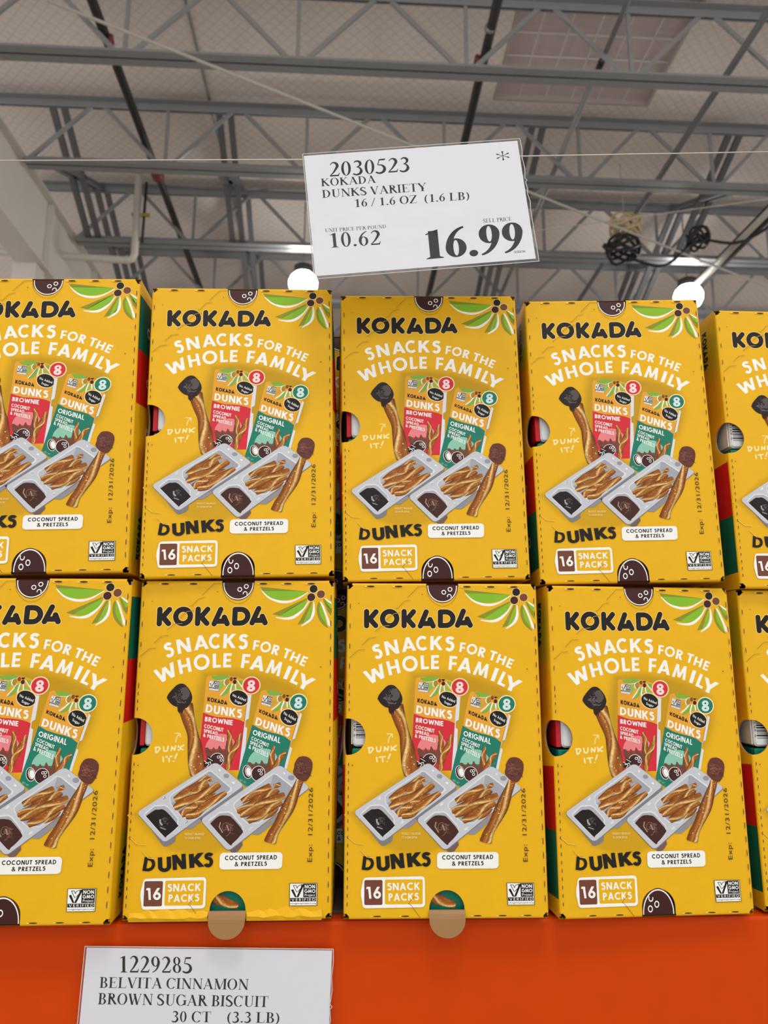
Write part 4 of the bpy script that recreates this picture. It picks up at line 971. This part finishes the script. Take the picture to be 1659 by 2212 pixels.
# ------------------------------------------------------------------ skylight
e = empty('skylight', (SX0, SY0, ZC)); tag(e, 'unlit roof skylight with white safety grid and dark curb', 'skylight')
s = SB(); wx, wy = SX1 - SX0, SY1 - SY0; hh = .09
for x0, x1, y0, y1 in ((.004, .03, .004, wy - .004), (wx - .03, wx - .004, .004, wy - .004), (.03, wx - .03, .004, .03), (.03, wx - .03, wy - .03, wy - .004)): s.box(x0, x1, y0, y1, -.006, hh)
obj('curb', s.mesh('curb', M_CURB), e)
s = SB(); s.box(-.04, wx + .04, -.04, wy + .04, hh, hh + .03); obj('glazing', s.mesh('glazing', mat('grey_skylight_dome', rgb(206, 188, 190), .5)), e)
s = SB()
for i in range(1, 6): s.bar((wx * i / 6, 0, .05), (wx * i / 6, wy, .05), .011, .011)
for i in range(1, 5): s.bar((0, wy * i / 5, .05), (wx, wy * i / 5, .05), .011, .011)
obj('safety_grid', s.mesh('safety_grid', mat('white_grid_wire', rgb(226, 222, 218), .5)), e)

# ------------------------------------------------------------------ pipes and cables under the roof
def pipe(name, pts, r, m, label, cat, extra=None, group=None):
    s = SB(); s.tube([(p[0], p[1], p[2] + EYE) for p in pts], r, 12)
    me = s.mesh(name, m, True)
    if not extra: return tag(obj(name, me), label, cat, group)
    e = empty(name, (pts[0][0], pts[0][1], pts[0][2] + EYE)); tag(e, label, cat, group)
    o = obj('pipe_run', me, e); o.matrix_parent_inverse = Matrix.Translation(-e.location)
    for nm, mm, p, q, rr in extra:
        s = SB(); s.tube([(p[0], p[1], p[2] + EYE), (q[0], q[1], q[2] + EYE)], rr, 12); x = obj(nm, s.mesh(nm, mm, True), e); x.matrix_parent_inverse = Matrix.Translation(-e.location)
    return e
pipe('sprinkler_pipe', [(-2.67, 4.0, 6.62), (-2.70, 10.2, 6.62), (-2.745, 20, 6.62)], .052, M_BLACK, 'black sprinkler pipe running under the roof on the left', 'pipe',
     [('coupling', M_REDFIT, (-2.70, 9.35, 6.62), (-2.70, 9.50, 6.62), .085), ('sprinkler_head', M_REDFIT, (-2.62, 7.05, 6.60), (-2.60, 7.05, 6.50), .03), ('coupling', M_BLACK, (-2.69, 5.95, 6.62), (-2.69, 6.05, 6.62), .065)], 'sprinkler pipes')
pipe('sprinkler_pipe', [(1.47, 4.0, 6.62), (1.43, 20, 6.62)], .052, M_BLACK, 'black sprinkler pipe running above the price sign', 'pipe',
     [('coupling', M_GALV, (1.45, 6.72, 6.62), (1.45, 6.76, 6.62), .06), ('sprinkler_head', M_REDFIT, (1.38, 7.1, 6.6), (1.36, 7.1, 6.5), .03)], 'sprinkler pipes')
pipe('conduit', [(-1.895, 4, 7.272), (-1.895, 14, 7.272)], .022, M_GALV, 'thin pale conduit running away left of centre', 'conduit')
pipe('conduit', [(2.79, 4, 6.6), (2.78, 7.2, 6.6)], .030, M_GALV, 'grey conduit end hanging below the skylight grid', 'conduit', [('end_fitting', M_BLACK, (2.78, 7.08, 6.6), (2.78, 7.22, 6.6), .038)])
pipe('conduit', [(2.78, 7.45, 6.62), (2.775, 15, 6.62)], .036, M_GALV, 'grey conduit passing right of the price sign', 'conduit', [('end_fitting', M_BLACK, (2.778, 9.2, 6.62), (2.778, 9.32, 6.62), .05)])
pipe('conduit', [(4.29, 4, 6.62), (4.265, 20, 6.62)], .040, M_STEEL2, 'long grey conduit running across the right of the roof', 'conduit')
pipe('hanging_rail', [(5.58, 8.6, 5.92), (5.51, 10.78, 5.92)], .045, M_CABLE, 'white lamp rail at far right lit by the lamp', 'rail')
pipe('air_duct', [(5.95, 8.0, 6.25), (5.80, 13.5, 6.25)], .10, M_BLACK, 'thick black duct above the white lamp rail', 'duct')
pipe('wall_pipe', [(-7.5, 10.4, 5.93), (-5.19, 10.4, 5.92), (-3.33, 10.4, 5.85), (-3.26, 10.4, 5.87), (-3.23, 10.4, 5.95), (-3.25, 10.4, 7.28)], .055, M_WHITEP, 'off-white pipe with elbow rising beside the left joists', 'pipe',
     [('clamp', mat('yellow_pipe_clamp', rgb(176, 146, 60), .5), (-3.31, 10.4, 6.60), (-3.05, 10.4, 6.60), .03), ('clamp', M_BLACK, (-3.13, 10.4, 6.15), (-3.13, 10.4, 7.15), .022)])
pipe('steel_cable', [(-2.76, 5.83, 5.8), (1.9, 8.17, 5.8), (6.57, 10.52, 5.8), (7.4, 10.93, 5.83)], .016, M_CABLE, 'long white cable crossing diagonally below the roof joists', 'cable')
pipe('steel_cable', [(-.7, 9.54, 5.42), (2.315, 8.573, 5.4), (4.94, 7.73, 5.4), (6.5, 7.23, 5.42)], .006, M_CABLE, 'thin white cable rising to the right behind the price sign', 'cable')
def coil(name, c, R, r, m, turns, label, seed, z=1.0):
    rnd = random.Random(seed); s = SB(); pts = []
    for k in range(turns * 18):
        a = 2 * pi * k / 18; q = R * (1 + .16 * sin(a * .37 + seed) + rnd.uniform(-.05, .05)); pts.append((q * cos(a), q * .8 * sin(a) * z, .10 * sin(a * 1.7 + 1) + .05 * sin(a * .23)))
    s.tube(pts, r, 7); o = obj(name, s.mesh(name, m, True)); o.location = (c[0], c[1], c[2] + EYE); return tag(o, label, 'cable coil')
coil('rope_coil', (3.96, 9.6, 6.17), .20, .016, M_BEIGE, 8, 'bundled beige rope coil hanging from the roof at right', 1)
coil('cable_coil', (3.90, 9.6, 5.82), .22, .022, M_RUBBER, 6, 'black cable coil hanging right below the beige rope coil', 2)
coil('cable_coil', (5.02, 9.6, 6.02), .14, .020, M_RUBBER, 5, 'small black cable coil at the end of the drooping black cable', 3)
s = SB(); s.bar((3.96, 9.6, 6.1 + EYE), (3.94, 9.6, 7.2 + EYE), .012); tag(obj('hanger_wire', s.mesh('hanger_wire', M_CABLE)), 'thin wire holding up the beige rope coil', 'wire')
pipe('power_cable', spline([(4.0, 9.6, 5.68), (4.5, 9.6, 5.58), (5.0, 9.6, 5.98), (5.5, 9.4, 5.86), (6.0, 9.2, 6.1), (6.6, 9.0, 6.6)], 30), .022, M_RUBBER, 'drooping black power cable between the black coils', 'cable')
# white girder, column
e = empty('roof_girder', (-4.27, 3, 5.3 + EYE)); tag(e, 'white roof girder running away along the left edge', 'girder')
s = SB(); s.box(-.06, 0, -6, 24, 0, 1.0); obj('web_plate', s.mesh('web_plate', M_WHITEP), e)
s = SB(); s.box(-.26, .10, -6, 24, -.03, 0); obj('flange', s.mesh('flange', M_WHITEP), e)
s = SB(); s.box(-.26, .10, -6, 24, 1.0, 1.03); obj('flange', s.mesh('flange', M_WHITEP), e)
for k in range(4):
    s = SB(); s.box(0, .09, 4.9 + 1.83 * k, 4.92 + 1.83 * k, 0, 1.0); obj('stiffener', s.mesh('stiffener', M_WHITEP), e)
s = SB(); s.box(-4.56, -4.25, 9.5, 9.8, 0, 5.27 + EYE); tag(obj('steel_column', s.mesh('steel_column', M_WHITEP)), 'white square column under the white girder', 'column')

# ------------------------------------------------------------------ lamps
for k, (x, y, z, lab) in enumerate(((-.746, 11.03, 5.9, 'glowing round warehouse lamp below the left end of the price sign'), (5.555, 11.08, 5.9, 'glowing round warehouse lamp above the right-hand boxes'))):
    e = empty('high_bay_lamp', (x, y, z + EYE)); tag(e, lab, 'lamp', 'high bay lamps')
    s = SB(); s.lathe([(0.001, -.2), (.10, -.195), (.18, -.15), (.225, -.06), (.23, .02), (.20, .10), (.14, .16)], n=28); obj('lens', s.mesh('lens', M_LAMP, True), e)
    s = SB(); s.lathe([(.15, .155), (.15, .28), (.06, .32), (.001, .32)], n=24); obj('housing', s.mesh('housing', M_HOUSING, True), e)
    s = SB(); s.tube([(0, 0, .3), (0, 0, 7.33 - z)], .012, 8); obj('hanging_rod', s.mesh('hanging_rod', M_GALV, True), e)

# ------------------------------------------------------------------ shelf
BZ = -.2575 + EYE
e = SB(); yy = .8225
prof = [(yy, -.16), (yy, -.004), (yy + .0012, -.0012), (yy + .004, 0), (yy + .052, 0), (yy + .052, -.16)]
for k in range(len(prof)):
    a, b = prof[k - 1], prof[k]; e.quad((-1.9, a[0], BZ + a[1]), (1.9, a[0], BZ + a[1]), (1.9, b[0], BZ + b[1]), (-1.9, b[0], BZ + b[1]))
tag(obj('shelf_beam', e.mesh('shelf_beam', M_ORANGE)), 'glossy orange steel shelf beam under the yellow boxes', 'shelf beam')
e = SB(); e.box(-1.9, 1.9, .842, 1.35, BZ + .0002, BZ + .0038); tag(obj('shelf_deck', e.mesh('shelf_deck', M_DECKING)), 'thin dark shelf board carrying the yellow boxes on the orange beam', 'shelf board')

# ------------------------------------------------------------------ snack boxes
Z0, Z1_ = -.249719 + EYE, .0856097 + EYE
BOX = {  # x, y, yaw, dz, roll, lean
 'T0': (-.4304, .7943, -.0030, .0010, .0279, -.0040), 'T1': (-.2147, .7970, .0075, .0006, .0261, .0116), 'T2': (-.0004, .8079, -.0091, .0004, .0235, -.0072), 'T3': (.2163, .8100, -.0400, .0001, .0236, -.0130), 'T4': (.4421, .8108, 0, -.0019, .0064, 0),
 'B0': (-.4248, .7959, -.0025, .0006, .0033, 0), 'B1': (-.2116, .8077, -.0294, .0007, .0083, -.0033), 'B2': (.0053, .8056, -.0260, .0004, .0030, .0052), 'B3': (.2217, .8011, .0447, -.0006, .0001, .0027), 'B4': (.4433, .8193, 0, -.0014, .0018, .0038)}
LAB = {
 'T0': 'yellow snack box at left end of the upper row, cut off by photo edge', 'T1': 'upper-row yellow snack box second from left, below a glowing lamp', 'T2': 'yellow snack box directly below the hanging price sign, in the upper row', 'T3': 'yellow snack box second from right in the upper row, lamp glowing over its corner', 'T4': 'yellow snack box at the right end of the upper row, barcode showing in its notch',
 'B0': 'yellow snack box at left end of the lower row, cut off by photo edge', 'B1': 'lower-row yellow snack box with folded-out brown flap, above the lower price sign', 'B2': 'lower-row yellow snack box with folded-out brown flap, second from its row middle, under the hanging sign', 'B3': 'lower-row yellow snack box turned slightly, right of both boxes with brown flaps', 'B4': 'yellow snack box at the right end of the lower row, mostly outside the photo'}
LAB['B2'] = 'lower-row yellow snack box with brown flap, right one of two'
def frame_of(key):
    x, y, a, dz, ro, le = BOX[key]; z = (Z1_ if key[0] == 'T' else Z0) + dz
    n = Vector((-sin(a), cos(a), 0)); d0 = Vector((cos(a), sin(a), 0)); k = Vector((0, 0, 1))
    d = d0 * cos(ro) + k * sin(ro); up = d0 * -sin(ro) + k * cos(ro); up = up * cos(le) + n * sin(le); dep = up.cross(d)
    return Matrix(((d.x, dep.x, up.x, x), (d.y, dep.y, up.y, y), (d.z, dep.z, up.z, z), (0, 0, 0, 1)))
def snack_box(mw, label, group, flap=False, crushed=False):
    e = empty('snack_box', (0, 0, 0)); e.matrix_world = mw; tag(e, label, 'snack box', group)
    obj('carton_body', BODY, e); obj('front_panel', FRONT, e)
    t = obj('coconut_tab', TAB, e); t.location = (.1003, .0010, H + .0002); t['label'] = 'brown coconut tab at the top edge'
    if crushed: obj('crushed_edge', CRUSHED, e)['label'] = 'crushed lower edge of the yellow box'
    if flap:
        f = obj('folded_flap', FLAP, e); f.location = (.1005, 0, 0); f['label'] = 'brown kraft flap hanging from the bottom edge'
    else:
        t = obj('coconut_tab', TAB, e); t.location = (.1005, .0012, -.0002); t.rotation_euler = (0, pi, 0); t.scale = (1.02, 1, 1.33); t['label'] = 'brown coconut tab at the bottom edge'
    return e
def crushed_mesh():
    rnd = random.Random(9); mb = MB()
    for x0, x1 in ((.004, .082), (.119, .193)):
        n = 13; row = [[(x0 + (x1 - x0) * k / n, -.00015, .0030 + .0045 * rnd.random() + .003 * sin(pi * k / n)) for k in range(n + 1)], [], [(x0 + (x1 - x0) * k / n, -.0004, -.0030) for k in range(n + 1)]]
        row[1] = [(p[0] + rnd.uniform(-.001, .001), -.0016 - .0018 * rnd.random(), .0002 + .0018 * rnd.random()) for p in row[0]]
        for a, b in ((0, 1), (1, 2)):
            for k in range(n): mb.face([row[a][k], row[b][k], row[b][k + 1], row[a][k + 1]], YEL)
    return mb.mesh('crushed_edge', M_CARD)
CRUSHED = crushed_mesh()
for key in BOX: snack_box(frame_of(key), LAB[key], 'yellow snack boxes on the shelf', key in ('B1', 'B2'), key == 'B1')
for row, z in (('upper', Z1_), ('lower', Z0)):
    for k in range(6):
        snack_box(Matrix.Translation((-.54 + .2145 * k, .918, z)), 'yellow snack box hidden directly behind the %s front row' % row, 'snack boxes hidden behind the %s row' % row)

# ------------------------------------------------------------------ snack packs seen through the notches
def slab(mb, x0, x1, y0, y1, z0, z1, r, col):
    o = rrect(x0, z0, x1, z1, r, 4); i = rrect(x0 + r * .5, z0 + r * .5, x1 - r * .5, z1 - r * .5, r * .5, 4); n = len(o)
    for ya, yb, s in ((y0, y0 + r * .5, 1), (y1, y1 - r * .5, -1)):
        f = [(p[0], ya, p[1]) for p in i]; mb.face(f if s > 0 else f[::-1], col)
        for k in range(n):
            q = [(i[k - 1][0], ya, i[k - 1][1]), (o[k - 1][0], yb, o[k - 1][1]), (o[k][0], yb, o[k][1]), (i[k][0], ya, i[k][1])]; mb.face(q if s > 0 else q[::-1], col)
    for k in range(n): mb.face([(o[k - 1][0], y0 + r * .5, o[k - 1][1]), (o[k - 1][0], y1 - r * .5, o[k - 1][1]), (o[k][0], y1 - r * .5, o[k][1]), (o[k][0], y0 + r * .5, o[k][1])], col)
def pack(key, kind, label, group):
    e = empty('snack_pack', (0, 0, 0)); mw = frame_of(key); zc = NV
    tray, film = MB(), MB(); wt = rgb(214, 218, 220)
    if kind in ('white', 'barcode'):
        x0 = .0085 if kind == 'white' else .005
        e.matrix_world = mw @ Matrix.Translation((x0, .006, zc - .0105))
        slab(tray, 0, .06, 0, .03, 0, .075, .004, wt)
        if kind == 'white': slab(film, -.0055, -.0004, .0015, .031, .0005, .075, .001, rgb(186, 30, 40))
        else:
            slab(film, -.0016, -.0004, .003, .031, .002, .073, .0005, wt)
            rnd = random.Random(3); z = .0085
            while z < .032:
                w = rnd.choice((.0005, .0005, .0010, .0014)); tray.face([(.0032, -.0001, z), (.017, -.0001, z), (.017, -.0001, z + w), (.0032, -.0001, z + w)], rgb(30, 30, 32)); z += w + rnd.choice((.0006, .0006, .0010))
            A = Art(lambda p: p); A.text('5 6614', 'plain', (.0008, .010), (.0008, .030), (.0026, .030), (.0026, .010), rgb(50, 50, 52), 0, .1); A.lay(tray, lambda u, v, d: (u, -.0001 - d, v))
    elif kind == 'green':
        e.matrix_world = mw @ Matrix.Translation((.0045, .0065, zc - .060))
        slab(tray, .003, .07, .006, .032, .002, .044, .003, wt)
        slab(film, 0, .075, 0, .0055, 0, .0475, .002, rgb(14, 120, 98)); slab(film, 0, .004, .0056, .033, 0, .0475, .0015, rgb(14, 120, 98))
    else:                                               # seen through the open lower hole
        e.matrix_world = mw @ Matrix.Translation((.052, .0062, .0015))
        slab(tray, .003, .09, .004, .03, .003, .05, .003, wt); slab(film, 0, .096, 0, .0036, 0, .054, .0015, rgb(6, 112, 88))
        A = Art(); A.use(lambda p: p)
        fn = lambda p: (HB((740 + p[0] / 3.687, 1820 + p[1] / 3.687))[0] - .052, HB((740 + p[0] / 3.687, 1820 + p[1] / 3.687))[1] - .0015)
        A.use(fn); pretzel(A, [(690, 440), (760, 470), (840, 500), (905, 520)], [70, 92, 70, 56], 77, .7, n=40, m=14, bright=1.35, salt=4)
        A.items = [it for it in A.items]
        A.lay(film, lambda u, v, d: (u, -d - .0001, v))
    obj('tray', tray.mesh('tray', M_FILM), e); obj('film_lid', film.mesh('film_lid', M_FILM), e)
    tag(e, label, 'snack pack', group)
where = {'T1': 'upper row second box from left', 'T2': 'box under the hanging price sign', 'T3': 'upper row second box from right', 'T4': 'upper row rightmost box', 'B1': 'left box with a brown flap', 'B2': 'right box with a brown flap', 'B3': 'lower row box right of the flaps', 'B4': 'lower row rightmost box'}
for key in where:
    k = 'barcode' if key in ('B2', 'T4', 'B4') else 'white'
    pack(key, k, ('white barcoded' if k == 'barcode' else 'white and red') + ' snack pack in notch of the ' + where[key], 'upper snack packs inside the boxes')
    pack(key, 'green', 'green snack pack low in notch of the ' + where[key], 'lower snack packs inside the boxes')
for key, s in (('B1', 'left'), ('B2', 'right')): pack(key, 'hole', 'green snack pack with pretzel picture behind the %s open flap' % s, 'snack packs behind the open flaps')

# ------------------------------------------------------------------ price signs
def sign(name, O, yaw, roll, w, h, ins, label, draw):
    e = empty(name, (O[0], O[1], O[2] + EYE)); d = Vector((cos(yaw), sin(yaw), 0)); k = Vector((0, 0, 1)); x = d * cos(roll) + k * sin(roll); z = d * -sin(roll) + k * cos(roll); y = z.cross(x)
    e.matrix_world = Matrix(((x.x, y.x, z.x, O[0]), (x.y, y.y, z.y, O[1]), (x.z, y.z, z.z, O[2] + EYE), (0, 0, 0, 1))); tag(e, label, 'price sign')
    mb = MB(); c = rgb(243, 247, 253); L, R_, T_, B_ = ins
    fn = lambda u, v, dd: (u, -dd, v)
    A = Art(); draw(A)
    panel(mb, [(L, -h + B_), (w - R_, -h + B_), (w - R_, -T_), (L, -T_)], fn, .0003, c, c, c); A.lay(mb, fn, .00004)
    obj('paper_card', mb.mesh('paper_card', M_PAPER), e)
    s = SB()
    for yv in (-.0009, .0007): s.quad((0, yv, -h), (w, yv, -h), (w, yv, 0), (0, yv, 0))
    rim = [(0, 0), (w, 0), (w, -h), (0, -h)]
    o = obj('plastic_sleeve', s.mesh('plastic_sleeve', M_CLEAR), e); o['label'] = 'clear plastic sleeve'
    s = SB(); r = .00045
    for a, b in ((0, 1), (2, 3), (3, 0)): s.tube([(rim[a][0], -.0003, rim[a][1]), (rim[b][0], -.0003, rim[b][1])], r, 8)
    rr = [(w, 0), (w + .0006, -h * .08), (w - .0006, -h * .16), (w + .0004, -h * .25), (w - .0012, -h * .33), (w + .001, -h * .345), (w - .0012, -h * .36), (w, -h * .42), (w - .0010, -h * .46), (w + .0006, -h * .52), (w - .0004, -h * .6), (w, -h)]
    s.tube([(p[0], -.0003, p[1]) for p in rr], r, 6)
    o = obj('sleeve_edge', s.mesh('sleeve_edge', M_EDGE), e); o['label'] = 'shiny sealed sleeve edge'
    return e
M_EDGE = mat('sleeve_seal', rgb(196, 198, 204), .25, spec=.7)
INK2 = rgb(42, 42, 46)
SW, SH = .245, .1515
HS = homography([(95, 155), (1437, 55), (1557, 817), (170, 922)], [(0, 0), (SW, 0), (SW, -SH), (0, -SH)])
def draw_top(A):
    A.use(HS); T = lambda s, TL, TR, BR, BL, f='serif', t=.145, g=.0, c=INK2: A.text(s, f, TL, TR, BR, BL, c, t, g)
    T('2030523', (250, 206), (756, 170), (758, 258), (256, 293)); T('KOKADA', (203, 306), (541, 284), (546, 330), (207, 353)); T('DUNKS VARIETY', (210, 376), (856, 329), (861, 379), (214, 424))
    T('16 / 1.6 OZ  (1.6 LB)', (408, 432), (1124, 384), (1126, 432), (412, 481)); T('UNIT PRICE PER POUND', (232, 613), (607, 588), (609, 609), (234, 635), t=.12); T('10.62', (248, 640), (576, 622), (580, 710), (258, 730))
    T('SELL PRICE', (1206, 554), (1385, 541), (1387, 564), (1208, 578), t=.12); T('16.99', (822, 626), (1456, 572), (1473, 750), (840, 804), 'black', .25, .0, rgb(20, 20, 22))
    T('5/20/26', (1401, 752), (1470, 747), (1472, 760), (1403, 766), 'plain', .01, 0); T('*', (1294, 134), (1360, 128), (1368, 188), (1302, 194))
sign('hanging_price_sign', (-.0548, .7405, .5515), -.0193, .1096, SW, SH, (.0012, .0030, .0022, .0036), 'white price sign reading 16.99 in clear sleeve hung on a wire', draw_top)
ro = -.0234; rot = lambda p: (p[0] * cos(-ro) - p[1] * sin(-ro), p[0] * sin(-ro) + p[1] * cos(-ro))
HL = homography([(370, 228), (1442, 240), (1432, 564), (345, 564)], [(0, 0), rot((.2427, -.0057)), rot((.2421, -.0725)), rot((.0002, -.0684))])
def draw_low(A):
    A.use(HL); T = lambda s, TL, TR, BR, BL, t=.145, g=.0: A.text(s, 'serif', TL, TR, BR, BL, INK2, t, g)
    T('1229285', (512, 268), (834, 276), (836, 343), (512, 341)); T('BELVITA CINNAMON', (432, 361), (1077, 370), (1074, 416), (429, 407)); T('BROWN SUGAR BISCUIT', (426, 430), (1163, 444), (1160, 491), (422, 478))
    T('30 CT    (3.3 LB)', (742, 508), (1211, 514), (1209, 559), (740, 555))
sign('shelf_price_sign', (-.2494, .815, -.2756), 0, ro, .2428, .150, (.0018, .0012, .0012, .0036), 'white price sign starting 1229285 fixed to the orange beam', draw_low)
s = SB(); s.tube([(x, y, z + EYE) for x, y, z in ((-1.7, .745, .469), (-.4791, .743, .5267), (-.2337, .743, .5382), (-.0541, .7425, .5463), (.1938, .7425, .5614), (.3388, .743, .5711), (.4809, .743, .58), (1.7, .745, .66))], .0007, 8)
tag(obj('sign_wire', s.mesh('sign_wire', M_WIRE, True)), 'thin twisted steel wire carrying the hanging price sign', 'wire')
